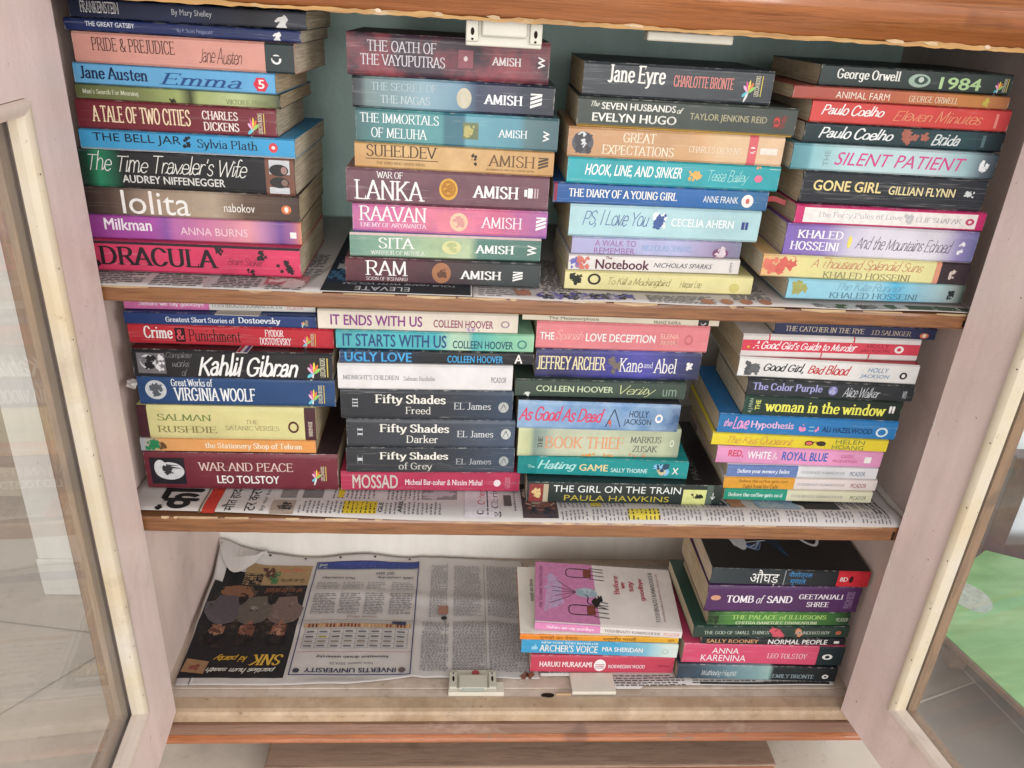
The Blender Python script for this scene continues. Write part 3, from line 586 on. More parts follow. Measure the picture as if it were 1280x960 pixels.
# ------------------------------------------------------------------ the books, measured in metres (u, v fractions along and across each spine)
BOOKS = [
{'x': -0.0068, 'y': 0.0459, 'z': 0.7896, 'yaw': -0.0196, 'L': 0.204, 'T': 0.0157, 'D': 0.128, 'pg': 0, 'col': [(0, '#1a2540'), (0.5, '#1b2a50'), (0.75, '#10141f'), (1, '#1a2136')], 'label': 'very dark navy paperback on the very top of the stack by the left door', 'group': 'books on the upper shelf', 'items': [('T', 'FRANKENSTEIN', 'o', 0.0485, 0.2072, 0.28, 0.88, '#e8e8e8'), ('A', 'By Mary Shelley', 's', 0.4306, 0.5998, 0.32, 0.72, '#c8ccd6'), ('K', 0.866, 0.9249, 0.08, 0.75, '#f0f0f0')], 'gloss': 0.3},
{'x': -0.0133, 'y': 0.0463, 'z': 0.7789, 'yaw': -0.035, 'L': 0.2057, 'T': 0.0104, 'D': 0.128, 'pg': 2, 'col': '#223166', 'label': 'thin royal blue paperback lying on the salmon pink one, second from the top', 'group': 'books on the upper shelf', 'items': [('T', 'THE GREAT GATSBY', 'b', 0.0892, 0.2961, 0.42, 0.8, '#dfe4f0'), ('A', 'By F. Scott Fitzgerald', 's', 0.4754, 0.6233, 0.25, 0.62, '#8f9cc0'), ('K', 0.8808, 0.9189, 0.15, 0.85, '#f0f0f0')], 'gloss': 0.25},
{'x': -0.0078, 'y': 0.0443, 'z': 0.7531, 'yaw': -0.0515, 'L': 0.1948, 'T': 0.0255, 'D': 0.13, 'pg': 4, 'col': '#e2a396', 'label': 'salmon pink paperback with a charcoal block at the right end of its spine', 'group': 'books on the upper shelf', 'items': [('T', 'PRIDE & PREJUDICE', 'r', 0.0841, 0.4584, 0.4, 0.85, '#4a2b2b'), ('A', 'Jane Austen', 'h', 0.5655, 0.7624, 0.2, 0.75, '#4a2b2b'), ('r', 0.8674, 1.002, 0, 1, '#2f3a3c'), ('e', 0.895, 0.9408, 0.3, 0.62, '#f0f0ee'), ('e', 0.9062, 0.9306, 0.36, 0.56, '#2f3a3c')], 'gloss': 0.16},
{'x': -0.0127, 'y': 0.0473, 'z': 0.7347, 'yaw': -0.0604, 'L': 0.1808, 'T': 0.0181, 'D': 0.12, 'pg': 1, 'col': '#6db4e4', 'label': 'sky blue paperback with dark blue serif lettering and a red hexagon at the spine end', 'group': 'books on the upper shelf', 'items': [('T', 'Emma', 'ri', 0.4211, 0.8354, 0.18, 0.75, '#25508c'), ('A', 'Jane Austen', 'R', 0.0291, 0.3684, 0.25, 0.85, '#14264d'), ('h6', 0.8914, 0.9675, 0.08, 0.82, '#d8344c'), ('M', '5', 'b', 0.916, 0.9474, 0.25, 0.68, '#f4f2ee')], 'gloss': 0.07},
{'x': -0.0132, 'y': 0.0462, 'z': 0.7219, 'yaw': -0.0319, 'L': 0.1836, 'T': 0.0125, 'D': 0.138, 'pg': 3, 'col': [(0, '#666c44'), (0.3, '#7d8754'), (0.5, '#a3b070'), (0.56, '#3c4028'), (0.6, '#a8b578'), (0.8, '#c6d19a'), (0.97, '#707850'), (1, '#35382a')], 'label': 'thin olive green paperback squeezed between a sky blue and a maroon book', 'group': 'books on the upper shelf', 'items': [('T', "Man's Search For Meaning", 'r', 0.0336, 0.3058, 0.3, 0.72, '#eceed8'), ('A', 'VIKTOR E. FRANKL', 'r', 0.73, 0.9614, 0.15, 0.5, '#70764e'), ('b', 0.449, 0.4876, 0, 0.4, '#3a2f20', 3)], 'gloss': 0.28},
{'x': -0.0157, 'y': 0.0465, 'z': 0.6956, 'yaw': -0.0145, 'L': 0.1806, 'T': 0.026, 'D': 0.13, 'pg': 0, 'col': '#7a2b36', 'label': 'maroon paperback with cream serif title in the stack by the left door', 'group': 'books on the upper shelf', 'items': [('T', 'A TALE OF TWO CITIES', 'R', 0.0739, 0.5668, 0.25, 0.82, '#f3dcb8'), ('A', 'CHARLES', 'R', 0.6266, 0.8071, 0.52, 0.82, '#f1e3dc'), ('A', 'DICKENS', 'R', 0.6289, 0.8094, 0.14, 0.44, '#f1e3dc'), ('F', 0.8488, 0.9425, 0.12, 0.82)], 'gloss': 0.19},
{'x': -0.0166, 'y': 0.0455, 'z': 0.6774, 'yaw': -0.0256, 'L': 0.1977, 'T': 0.0179, 'D': 0.15, 'pg': 2, 'col': '#47a6da', 'label': 'bright blue paperback with a thin white line along the lower edge of its spine', 'group': 'books on the upper shelf', 'items': [('T', 'THE BELL JAR', 's', 0.0623, 0.4683, 0.32, 0.86, '#10151f'), ('A', 'Sylvia Plath', 'r', 0.5437, 0.8263, 0.22, 0.8, '#10151f'), ('b', 0.4757, 0.5175, 0.25, 0.95, '#1a1a24', 7), ('e', 0.8786, 0.9205, 0.28, 0.78, '#d84a50'), ('e', 0.8912, 0.9079, 0.45, 0.62, '#f4f2ee'), ('r', 0.0026, 1.001, 0, 0.1, '#e4e6ec')], 'gloss': 0.1},
{'x': -0.0226, 'y': 0.0478, 'z': 0.642, 'yaw': -0.0286, 'L': 0.2018, 'T': 0.0351, 'D': 0.14, 'pg': 4, 'col': [(0, '#22302b'), (0.04, '#1f4a3a'), (0.09, '#2f9068'), (0.15, '#2b6a52'), (0.2, '#28292c'), (1, '#242428')], 'label': 'black paperback with white handwritten title and a green tint at its left end', 'group': 'books on the upper shelf', 'items': [('T', "The Time Traveler's Wife", 'h', 0.0486, 0.7796, 0.42, 0.97, '#ecece6'), ('A', 'AUDREY NIFFENEGGER', 'b', 0.1927, 0.67, 0.15, 0.36, '#dcdcd8'), ('r', 0.8632, 1.001, 0, 1, '#7a5244'), ('r', 0.882, 0.9781, 0.5, 0.95, '#c9ccd0'), ('r', 0.8789, 0.9728, 0.05, 0.22, '#c9ccd0'), ('e', 0.882, 0.9718, 0.52, 0.84, '#2c2a2c'), ('e', 0.882, 0.9718, 0.2, 0.5, '#302e30'), ('e', 0.9363, 0.9655, 0.58, 0.78, '#a08078'), ('e', 0.9363, 0.9655, 0.26, 0.44, '#8a7068')], 'gloss': 0.31},
{'x': -0.0225, 'y': 0.0451, 'z': 0.6156, 'yaw': -0.0051, 'L': 0.2036, 'T': 0.0261, 'D': 0.14, 'pg': 1, 'col': [(0, '#3a2c28'), (0.12, '#54433c'), (0.3, '#a68f7c'), (0.6, '#bca994'), (0.75, '#6a5548'), (1, '#4a3a35')], 'label': 'brown shaded paperback with a big rounded white lowercase title', 'group': 'books on the upper shelf', 'items': [('T', 'lolita', 's', 0.1735, 0.4869, 0.08, 0.95, '#f6f2ee'), ('A', 'vladimir', 's', 0.4943, 0.6385, 0.3, 0.58, '#b5a595'), ('A', 'nabokov', 's', 0.6458, 0.79, 0.3, 0.62, '#f0ece6'), ('e', 0.9154, 0.9624, 0.3, 0.64, '#d87848'), ('e', 0.93, 0.9488, 0.36, 0.58, '#f0e8e0')], 'gloss': 0.22},
{'x': -0.0232, 'y': 0.0477, 'z': 0.591, 'yaw': 0.0059, 'L': 0.204, 'T': 0.0243, 'D': 0.135, 'pg': 3, 'col': [(0, '#a2459c'), (0.3, '#b55cb2'), (0.36, '#9a60b0'), (0.4, '#c878b8'), (0.55, '#dd8ab4'), (0.75, '#eaa2ac'), (0.82, '#c890b8'), (0.9, '#7d5aa0'), (0.96, '#b070a0'), (1, '#e09070')], 'label': 'purple paperback fading to peach at the right, second from the bottom by the left door', 'group': 'books on the upper shelf', 'items': [('T', 'Milkman', 'b', 0.0725, 0.2927, 0.38, 0.86, '#f8f0f6'), ('A', 'ANNA BURNS', 's', 0.4251, 0.7427, 0.28, 0.6, '#f6d2de'), ('r', 0.946, 0.9756, 0.3, 0.55, '#f4f2ee')], 'gloss': 0.13},
{'x': -0.02, 'y': 0.0398, 'z': 0.5605, 'yaw': -0.0063, 'L': 0.2, 'T': 0.0302, 'D': 0.14, 'pg': 0, 'col': '#e0446b', 'label': 'hot pink paperback with black ink splatters, bottom of the stack by the left door', 'group': 'books on the upper shelf', 'items': [('T', 'DRACULA', 'R', 0.024, 0.5991, 0.22, 0.86, '#2b2226'), ('A', 'Bram Stoker', 'h', 0.6449, 0.8192, 0.36, 0.62, '#5a2030'), ('b', 0.8682, 0.988, 0.1, 0.62, '#2b2024', 11), ('b', 0.5795, 0.6362, 0.66, 1, '#2b2024', 12), ('b', 0.7865, 0.841, 0.55, 0.9, '#2b2024', 13), ('b', 0.7266, 0.7756, 0.02, 0.28, '#2b2024', 14), ('b', -0.0033, 0.0294, 0.1, 0.4, '#2b2024', 15), ('r', -0.0109, 1.0011, 0.93, 1, '#40323a')], 'gloss': 0.04},
{'x': 0.2317, 'y': 0.0446, 'z': 0.7548, 'yaw': -0.0055, 'L': 0.1844, 'T': 0.0363, 'D': 0.13, 'pg': 2, 'col': '#43323f', 'label': 'thick dark purple book with smoky red clouds, topmost under the upper magnetic catch', 'group': 'books on the upper shelf', 'items': [('T', 'THE OATH OF', 'r', 0.0997, 0.4381, 0.58, 0.84, '#dcd8e0'), ('T', 'THE VAYUPUTRAS', 'r', 0.0651, 0.4815, 0.26, 0.52, '#dcd8e0'), ('r', 0.5466, 0.6196, 0.3, 0.72, '#93505c'), ('e', 0.5733, 0.593, 0.46, 0.58, '#e0d0cc'), ('A', 'AMISH', 'R', 0.7114, 0.8594, 0.4, 0.6, '#e2d8d8'), ('V', 'W', 'b', 0.9433, 0.9778, 0.38, 0.66, '#f4f2ee')], 'noise': ('#b4565e', 10, 0.85), 'gloss': 0.15},
{'x': 0.236, 'y': 0.0422, 'z': 0.7271, 'yaw': -0.0262, 'L': 0.1866, 'T': 0.0274, 'D': 0.13, 'pg': 4, 'col': [(0, '#22252b'), (0.04, '#404a50'), (0.07, '#768c8c'), (0.35, '#93b4c2'), (0.52, '#7297ae'), (0.62, '#3a4560'), (0.75, '#48455e'), (0.85, '#283044'), (1, '#32363f')], 'label': 'slate blue book with a pale round medallion on its spine, below the smoky purple one', 'group': 'books on the upper shelf', 'items': [('T', 'THE SECRET OF', 'r', 0.0926, 0.4144, 0.58, 0.84, '#b4c6cc'), ('T', 'THE NAGAS', 'r', 0.1371, 0.3827, 0.18, 0.44, '#c4d2d6'), ('e', 0.5134, 0.5876, 0.14, 0.8, '#ccc5ae'), ('A', 'AMISH', 'R', 0.647, 0.8421, 0.32, 0.64, '#f4f6f8'), ('Z', 0.8797, 0.9371, 0.26, 0.74, '#f4f2ee')], 'gloss': 0.25},
{'x': 0.2386, 'y': 0.0399, 'z': 0.6966, 'yaw': -0.042, 'L': 0.1895, 'T': 0.0302, 'D': 0.13, 'pg': 1, 'col': [(0, '#466a6c'), (0.1, '#558a8c'), (0.3, '#5fa0a2'), (0.42, '#5a9ca0'), (0.44, '#3c7482'), (0.53, '#42788a'), (0.545, '#70acbc'), (0.8, '#5d98a8'), (0.84, '#587a80'), (1, '#486870')], 'label': 'teal book with white serif title lying on the tan parchment coloured book', 'group': 'books on the upper shelf', 'items': [('T', 'THE IMMORTALS', 'r', 0.0208, 0.4081, 0.6, 0.88, '#f0f6f6'), ('T', 'OF MELUHA', 'r', 0.0751, 0.3518, 0.16, 0.46, '#f0f6f6'), ('r', 0.5267, 0.6038, 0.25, 0.75, '#6f7c5c'), ('b', 0.5296, 0.5988, 0.3, 0.7, '#b8b070', 21), ('A', 'AMISH', 'r', 0.7006, 0.8458, 0.36, 0.6, '#f2f6f6'), ('V', 'W', 'b', 0.9249, 0.9565, 0.3, 0.62, '#f4f2ee')], 'gloss': 0.25},
{'x': 0.2364, 'y': 0.043, 'z': 0.6724, 'yaw': -0.0357, 'L': 0.1899, 'T': 0.0239, 'D': 0.13, 'pg': 3, 'col': [(0, '#cfa068'), (0.2, '#dcb47a'), (0.5, '#e2bc84'), (0.8, '#d4aa70'), (1, '#c99c64')], 'label': 'tan parchment coloured book with worn torn edges in the middle of its stack', 'group': 'books on the upper shelf', 'items': [('T', 'SUHELDEV', 'r', 0.0588, 0.4138, 0.46, 0.92, '#4a3218'), ('r', 0.0548, 0.4188, 0.36, 0.39, '#5a4020'), ('M', 'THE KING WHO SAVED INDIA', 'r', 0.1071, 0.3534, 0.16, 0.27, '#7a5a30'), ('b', 0.5797, 0.6119, 0.25, 0.88, '#2a1c10', 31), ('A', 'AMISH', 'r', 0.6652, 0.9065, 0.3, 0.76, '#6d4f2c'), ('M', 'AN IMMORTAL WRITERS CENTRE BOOK', 'r', 0.6581, 0.9035, 0.14, 0.22, '#7a5a30'), ('Z', 0.9216, 0.9718, 0.28, 0.74, '#4a3a28')], 'noise': ('#b07a40', 20, 0.3), 'gloss': 0.28},
{'x': 0.2276, 'y': 0.0417, 'z': 0.6383, 'yaw': -0.0095, 'L': 0.1963, 'T': 0.0338, 'D': 0.15, 'pg': 0, 'col': '#7c5661', 'label': 'dusty mauve book with a golden round medallion on its spine', 'group': 'books on the upper shelf', 'items': [('T', 'WAR OF', 'r', 0.1472, 0.2775, 0.74, 0.93, '#f4f2ee'), ('T', 'LANKA', 'r', 0.0385, 0.3842, 0.12, 0.68, '#f4f2ee'), ('e', 0.4553, 0.5472, 0.2, 0.82, '#dba63e'), ('O', 0.4652, 0.5383, 0.28, 0.76, '#b57a24'), ('b', 0.478, 0.5244, 0.34, 0.7, '#b07624', 141), ('A', 'AMISH', 'R', 0.6193, 0.8504, 0.3, 0.66, '#f4f2ee'), ('r', 0.8958, 0.9195, 0.36, 0.64, '#f4f2ee'), ('r', 0.878, 0.8919, 0.4, 0.6, '#f4f2ee'), ('r', 0.9274, 0.9353, 0.36, 0.64, '#c8b0b4'), ('r', 0.9412, 0.9472, 0.36, 0.64, '#c8b0b4')], 'noise': ('#5f4050', 26, 0.5), 'top': '#9c6a5c', 'gloss': 0.19},
{'x': 0.2331, 'y': 0.0385, 'z': 0.6109, 'yaw': -0.0071, 'L': 0.1912, 'T': 0.0271, 'D': 0.13, 'pg': 2, 'col': [(0, '#cf78a8'), (0.25, '#e47ca6'), (0.5, '#ee8c9c'), (0.75, '#e87a9c'), (0.9, '#c878a8'), (1, '#b070b0')], 'label': 'pink and violet book with a pale peach medallion, third from the bottom of its stack', 'group': 'books on the upper shelf', 'items': [('T', 'RAAVAN', 'r', 0.0334, 0.3779, 0.42, 0.96, '#f4f2ee'), ('M', 'ENEMY OF ARYAVARTA', 'r', 0.0386, 0.3779, 0.2, 0.36, '#fae8f0'), ('e', 0.4961, 0.5887, 0.16, 0.84, '#f2c6a8'), ('b', 0.5116, 0.5712, 0.26, 0.76, '#d69a94', 142), ('A', 'AMISH', 'r', 0.6555, 0.8694, 0.32, 0.74, '#fbe8ee'), ('Z', 0.9414, 0.9928, 0.3, 0.8, '#f4f2ee'), ('r', -0.0026, 1.001, 0, 0.1, '#7a62b8')], 'noise': ('#9a5aa0', 30, 0.3), 'gloss': 0.1},
{'x': 0.2301, 'y': 0.0347, 'z': 0.5864, 'yaw': 0.0186, 'L': 0.1898, 'T': 0.0242, 'D': 0.132, 'pg': 4, 'col': [(0, '#769c8c'), (0.2, '#8fb39c'), (0.45, '#b9cfa6'), (0.62, '#c8d8b0'), (0.67, '#5f8a80'), (1, '#587c74')], 'label': 'pale sage green book with a light round medallion, second from the bottom of its stack', 'group': 'books on the upper shelf', 'items': [('T', 'SITA', 'r', 0.1477, 0.3363, 0.38, 0.84, '#f6f8f2'), ('M', 'WARRIOR OF MITHILA', 'r', 0.1058, 0.3887, 0.12, 0.3, '#eaeee4'), ('e', 0.4777, 0.5773, 0.22, 0.8, '#d8d89c'), ('b', 0.4987, 0.5563, 0.3, 0.72, '#b8c08a', 143), ('A', 'AMISH', 'R', 0.6506, 0.858, 0.3, 0.66, '#f4f8f4'), ('V', 'W', 'b', 0.9282, 0.9775, 0.28, 0.72, '#f4f2ee'), ('r', -0.001, 1.0005, 0.92, 1, '#e2cac6')], 'noise': ('#5a8878', 22, 0.35), 'gloss': 0.31},
{'x': 0.2254, 'y': 0.0318, 'z': 0.5605, 'yaw': 0.0046, 'L': 0.1955, 'T': 0.0256, 'D': 0.135, 'pg': 1, 'col': [(0, '#6d3a40'), (0.4, '#5c3a42'), (0.65, '#4a4446'), (0.8, '#3f4a4a'), (1, '#3c4646')], 'label': 'dark brown to charcoal book with a copper medallion at the bottom of its stack', 'group': 'books on the upper shelf', 'items': [('T', 'RAM', 'r', 0.1, 0.3154, 0.32, 0.92, '#f4f2ee'), ('M', 'SCION OF IKSHVAKU', 'r', 0.1031, 0.3154, 0.12, 0.26, '#eadcdc'), ('e', 0.4385, 0.5359, 0.08, 0.92, '#ab7452'), ('b', 0.4641, 0.5154, 0.3, 0.7, '#6a4434', 41), ('A', 'AMISH', 'R', 0.5821, 0.7974, 0.28, 0.64, '#f4f2ee'), ('Z', 0.8559, 0.9072, 0.26, 0.66, '#f4f2ee')], 'noise': ('#40323a', 24, 0.4), 'gloss': 0.22},
{'x': 0.4486, 'y': 0.0458, 'z': 0.7475, 'yaw': -0.0231, 'L': 0.1795, 'T': 0.0302, 'D': 0.13, 'pg': 3, 'col': '#43484e', 'label': 'dark grey paperback with white serif title and coral author lettering, topmost of its stack', 'group': 'books on the upper shelf', 'items': [('T', 'Jane Eyre', 'R', 0.1275, 0.4291, 0.3, 0.95, '#f4f2ec'), ('A', 'CHARLOTTE BRONTE', 'R', 0.4735, 0.791, 0.4, 0.74, '#e28c82'), ('F', 0.8365, 0.9444, 0.25, 0.85)], 'gloss': 0.13},
{'x': 0.4448, 'y': 0.0382, 'z': 0.7209, 'yaw': -0.0349, 'L': 0.2082, 'T': 0.0263, 'D': 0.132, 'pg': 0, 'col': '#4a514c', 'label': 'dark green grey paperback with a yellow line along the bottom of its spine', 'group': 'books on the upper shelf', 'items': [('T', 'The', 'H', 0.059, 0.0984, 0.7, 0.9, '#dcdccc'), ('T', 'SEVEN HUSBANDS', 'b', 0.1076, 0.4435, 0.62, 0.86, '#f0efe6'), ('T', 'of', 'H', 0.449, 0.4783, 0.6, 0.8, '#dcdccc'), ('T', 'EVELYN HUGO', 'b', 0.0691, 0.4526, 0.2, 0.5, '#f4f3ea'), ('A', 'TAYLOR JENKINS REID', 'b', 0.5103, 0.8645, 0.36, 0.66, '#a8a282'), ('b', 0.8902, 0.9588, 0.25, 0.75, '#7a3a34', 51), ('e', 0.8957, 0.9249, 0.34, 0.64, '#d04238'), ('r', 0.0023, 0.9908, 0, 0.09, '#cba54c')], 'gloss': 0.04},
{'x': 0.438, 'y': 0.0359, 'z': 0.6928, 'yaw': -0.0115, 'L': 0.2088, 'T': 0.0278, 'D': 0.125, 'pg': 2, 'col': [(0, '#c4956c'), (0.2, '#cfa074'), (0.6, '#d6a87a'), (0.7, '#e2bf95'), (1, '#ecc8a4')], 'label': 'tan paperback with a pink stripe across the right end of its spine', 'group': 'books on the upper shelf', 'items': [('e', 0.0186, 0.1172, 0.12, 0.85, '#5b5c62'), ('e', 0.0372, 0.0884, 0.3, 0.85, '#d4d6d8'), ('b', 0.0279, 0.1116, 0.1, 0.9, '#44444a', 52), ('T', 'GREAT', 'r', 0.2512, 0.4019, 0.56, 0.88, '#f8ead2'), ('T', 'EXPECTATIONS', 'r', 0.1581, 0.4912, 0.14, 0.46, '#f8ead2'), ('A', 'CHARLES DICKENS', 'r', 0.56, 0.8047, 0.34, 0.56, '#f4e4cc'), ('r', 0.8353, 0.8763, 0, 1, '#da666e'), ('e', 0.8409, 0.8707, 0.4, 0.62, '#f4f2ee'), ('r', 0.8912, 0.9721, 0.38, 0.6, '#f2e2d6')], 'gloss': 0.25},
{'x': 0.4397, 'y': 0.0361, 'z': 0.6679, 'yaw': 0.0041, 'L': 0.2098, 'T': 0.0246, 'D': 0.128, 'pg': 4, 'col': '#3bafb9', 'label': 'turquoise paperback with white slanted capitals and a little pink fish', 'group': 'books on the upper shelf', 'items': [('T', 'HOOK, LINE, AND SINKER', 'bi', 0.0817, 0.5342, 0.28, 0.78, '#f4f8f4'), ('b', 0.5588, 0.6382, 0.25, 0.72, '#e6b462', 53), ('A', 'Tessa Bailey', 'h', 0.6627, 0.8555, 0.2, 0.78, '#b4eae6'), ('e', 0.8819, 0.9197, 0.34, 0.62, '#ec7a9a'), ('b', 0.8819, 0.9055, 0.85, 1, '#f0a060', 54), ('r', 0.948, 1.0047, 0.86, 1, '#e8f0dc')], 'gloss': 0.16},
{'x': 0.4282, 'y': 0.0382, 'z': 0.6476, 'yaw': -0.0012, 'L': 0.2145, 'T': 0.0201, 'D': 0.13, 'pg': 1, 'col': [(0, '#2a5fa5'), (0.7, '#2f6fb5'), (0.9, '#3f78a8'), (1, '#3a6c9c')], 'label': 'strong blue paperback with a white disc near its right end, sticking out left', 'group': 'books on the upper shelf', 'items': [('T', 'THE DIARY OF A YOUNG GIRL', 'R', 0.0696, 0.5743, 0.34, 0.74, '#f4f2ee'), ('A', 'ANNE FRANK', 's', 0.6958, 0.8603, 0.34, 0.66, '#f0f4f6'), ('e', 0.8762, 0.9322, 0.16, 0.8, '#f4f2ee'), ('e', 0.8958, 0.9145, 0.34, 0.62, '#d87068'), ('r', 0.0023, 0.0173, 0.1, 1, '#8a2a40')], 'gloss': 0.25},
{'x': 0.4461, 'y': 0.0375, 'z': 0.6152, 'yaw': 0.0114, 'L': 0.1939, 'T': 0.0321, 'D': 0.128, 'pg': 3, 'col': '#bce1e8', 'label': 'pale aqua blue thick paperback with blue handwritten title', 'group': 'books on the upper shelf', 'items': [('T', 'PS, I Love You', 'h', 0.0685, 0.4139, 0.3, 0.86, '#4a5a9a'), ('b', 0.4297, 0.5108, 0.25, 0.85, '#f6faf8', 55), ('b', 0.435, 0.5087, 0.3, 0.85, '#45609c', 56), ('A', 'CECELIA AHERN', 'b', 0.5298, 0.8615, 0.42, 0.68, '#f2fafc'), ('r', 0.9036, 0.9194, 0.4, 0.64, '#3d4a8c'), ('r', 0.9236, 0.9384, 0.4, 0.64, '#3d4a8c')], 'gloss': 0.28},
{'x': 0.4505, 'y': 0.0356, 'z': 0.5975, 'yaw': 0.0254, 'L': 0.1749, 'T': 0.0174, 'D': 0.108, 'pg': 0, 'col': [(0, '#b6b4dc'), (0.6, '#c0c2e8'), (0.8, '#b0a4c8'), (0.9, '#9488a8'), (1, '#86869f')], 'label': 'lilac thin paperback with faint purple capitals and a plum coloured oval', 'group': 'books on the upper shelf', 'items': [('T', 'A WALK TO', 's', 0.1339, 0.3744, 0.52, 0.88, '#a070a8'), ('T', 'REMEMBER', 's', 0.1315, 0.3709, 0.06, 0.42, '#a070a8'), ('A', 'NICHOLAS SPARKS', 'r', 0.41, 0.7062, 0.32, 0.66, '#92b2dc'), ('e', 0.8329, 0.9277, -0.0, 0.6, '#845078'), ('b', 0.8424, 0.9135, 0.05, 0.75, '#e0d0d8', 57)], 'gloss': 0.19},
{'x': 0.4484, 'y': 0.034, 'z': 0.5808, 'yaw': 0.025, 'L': 0.1782, 'T': 0.0163, 'D': 0.108, 'pg': 2, 'col': '#ebe5e1', 'label': 'white thin paperback with a plum bold title and flowers at its left end', 'group': 'books on the upper shelf', 'items': [('b', 0.0, 0.0738, 0.05, 0.95, '#6d6cb4', 58), ('b', 0.0445, 0.1241, 0.1, 0.95, '#d07468', 59), ('T', 'The', 'b', 0.2108, 0.2494, 0.78, 0.95, '#7a3a50'), ('T', 'Notebook', 'b', 0.1557, 0.4684, 0.14, 0.76, '#5a2038'), ('A', 'NICHOLAS SPARKS', 'i', 0.4953, 0.8384, 0.34, 0.64, '#55505a'), ('V', 'sphere', 's', 0.9368, 0.9625, 0.15, 0.8, '#8a868a')], 'gloss': 0.1},
{'x': 0.4461, 'y': 0.0334, 'z': 0.5605, 'yaw': 0.0026, 'L': 0.196, 'T': 0.02, 'D': 0.12, 'pg': 4, 'col': '#eee4a4', 'label': 'pale yellow paperback with a black tree and key drawn at its left end', 'group': 'books on the upper shelf', 'items': [('b', 0.023, 0.0977, 0.2, 0.9, '#2a2820', 60), ('O', 0.1191, 0.1885, 0.3, 0.9, '#2a2820'), ('T', 'To Kill a Mockingbird', 'h', 0.2312, 0.5643, 0.24, 0.76, '#7a7040'), ('A', 'Harper Lee', 'h', 0.6103, 0.7277, 0.22, 0.72, '#7a7040'), ('e', 0.8772, 0.9306, 0.14, 0.62, '#d6ca7c')], 'gloss': 0.31},
{'x': 0.6667, 'y': 0.0318, 'z': 0.7685, 'yaw': 0.0019, 'L': 0.1862, 'T': 0.0185, 'D': 0.13, 'pg': 1, 'col': '#33403f', 'label': 'dark green grey paperback with pale green numerals, topmost of the stack at the right', 'group': 'books on the upper shelf', 'items': [('A', 'George Orwell', 'R', 0.0859, 0.4153, 0.26, 0.86, '#eef0ea'), ('e', 0.4588, 0.5729, 0.16, 0.8, '#a4bcae'), ('e', 0.4882, 0.5588, 0.3, 0.7, '#3a544c'), ('e', 0.5094, 0.5376, 0.4, 0.66, '#cfdcd2'), ('T', '1984', 'b', 0.6235, 0.8412, 0.14, 0.72, '#b9dca0'), ('F', 0.9118, 0.9824, 0.15, 0.8)], 'gloss': 0.22},
{'x': 0.6417, 'y': 0.0247, 'z': 0.7567, 'yaw': -0.0111, 'L': 0.2075, 'T': 0.0116, 'D': 0.128, 'pg': 3, 'col': [(0, '#a85248'), (0.3, '#c0604e'), (0.6, '#cc7850'), (0.85, '#c8864a'), (1, '#9c6240')], 'label': 'very thin rusty orange paperback near the top of the right stack', 'group': 'books on the upper shelf', 'items': [('T', 'ANIMAL FARM', 's', 0.1953, 0.4418, 0.2, 0.72, '#f2e2d0'), ('A', 'GEORGE ORWELL', 'r', 0.5326, 0.7624, 0.22, 0.7, '#eedcc0'), ('b', 0.8721, 0.9086, 0.1, 0.9, '#c0b050', 61)], 'gloss': 0.13},
{'x': 0.6641, 'y': 0.029, 'z': 0.7361, 'yaw': -0.0169, 'L': 0.1933, 'T': 0.0202, 'D': 0.128, 'pg': 0, 'col': [(0, '#dc5450'), (0.9, '#da4a48'), (1, '#b83a3c')], 'label': 'coral red paperback with white handwriting on its spine', 'group': 'books on the upper shelf', 'items': [('A', 'Paulo Coelho', 'H', 0.0511, 0.3636, 0.36, 0.88, '#f8ecea'), ('T', 'Eleven Minutes', 'h', 0.4125, 0.8636, 0.26, 0.8, '#eca27a'), ('r', 0.9261, 0.9398, 0.15, 0.8, '#e88a80')], 'gloss': 0.04},
{'x': 0.6626, 'y': 0.0312, 'z': 0.7171, 'yaw': -0.0181, 'L': 0.1966, 'T': 0.0187, 'D': 0.128, 'pg': 2, 'col': [(0, '#22363a'), (0.5, '#243c42'), (0.8, '#2c5058'), (0.92, '#22363c'), (1, '#1a2428')], 'label': 'dark teal paperback with white handwriting on its spine', 'group': 'books on the upper shelf', 'items': [('A', 'Paulo Coelho', 'H', 0.0724, 0.4448, 0.26, 0.88, '#eef2f2'), ('b', 0.4618, 0.6316, 0.1, 0.9, '#b06a5a', 62), ('T', 'Brida', 'H', 0.6384, 0.7821, 0.18, 0.76, '#dfe8e8'), ('r', 0.8896, 0.9055, 0.2, 0.8, '#5a7478')], 'gloss': 0.25},
{'x': 0.6533, 'y': 0.0257, 'z': 0.6925, 'yaw': -0.0353, 'L': 0.2002, 'T': 0.0243, 'D': 0.128, 'pg': 4, 'col': [(0, '#5a94a0'), (0.08, '#74acb8'), (0.1, '#98ccd4'), (0.3, '#c8e6ea'), (0.7, '#cfe8ec'), (0.85, '#a8ccd4'), (0.94, '#5a6a74'), (1, '#2c363e')], 'label': 'pale icy blue paperback with slanted pink capitals', 'group': 'books on the upper shelf', 'items': [('V', 'THE', 's', 0.1547, 0.1812, 0.2, 0.8, '#90a8b0'), ('T', 'SILENT PATIENT', 'i', 0.2099, 0.8486, 0.26, 0.76, '#d84a90'), ('b', 0.9149, 0.9635, 0.2, 0.8, '#eef2f4', 63)], 'gloss': 0.16},
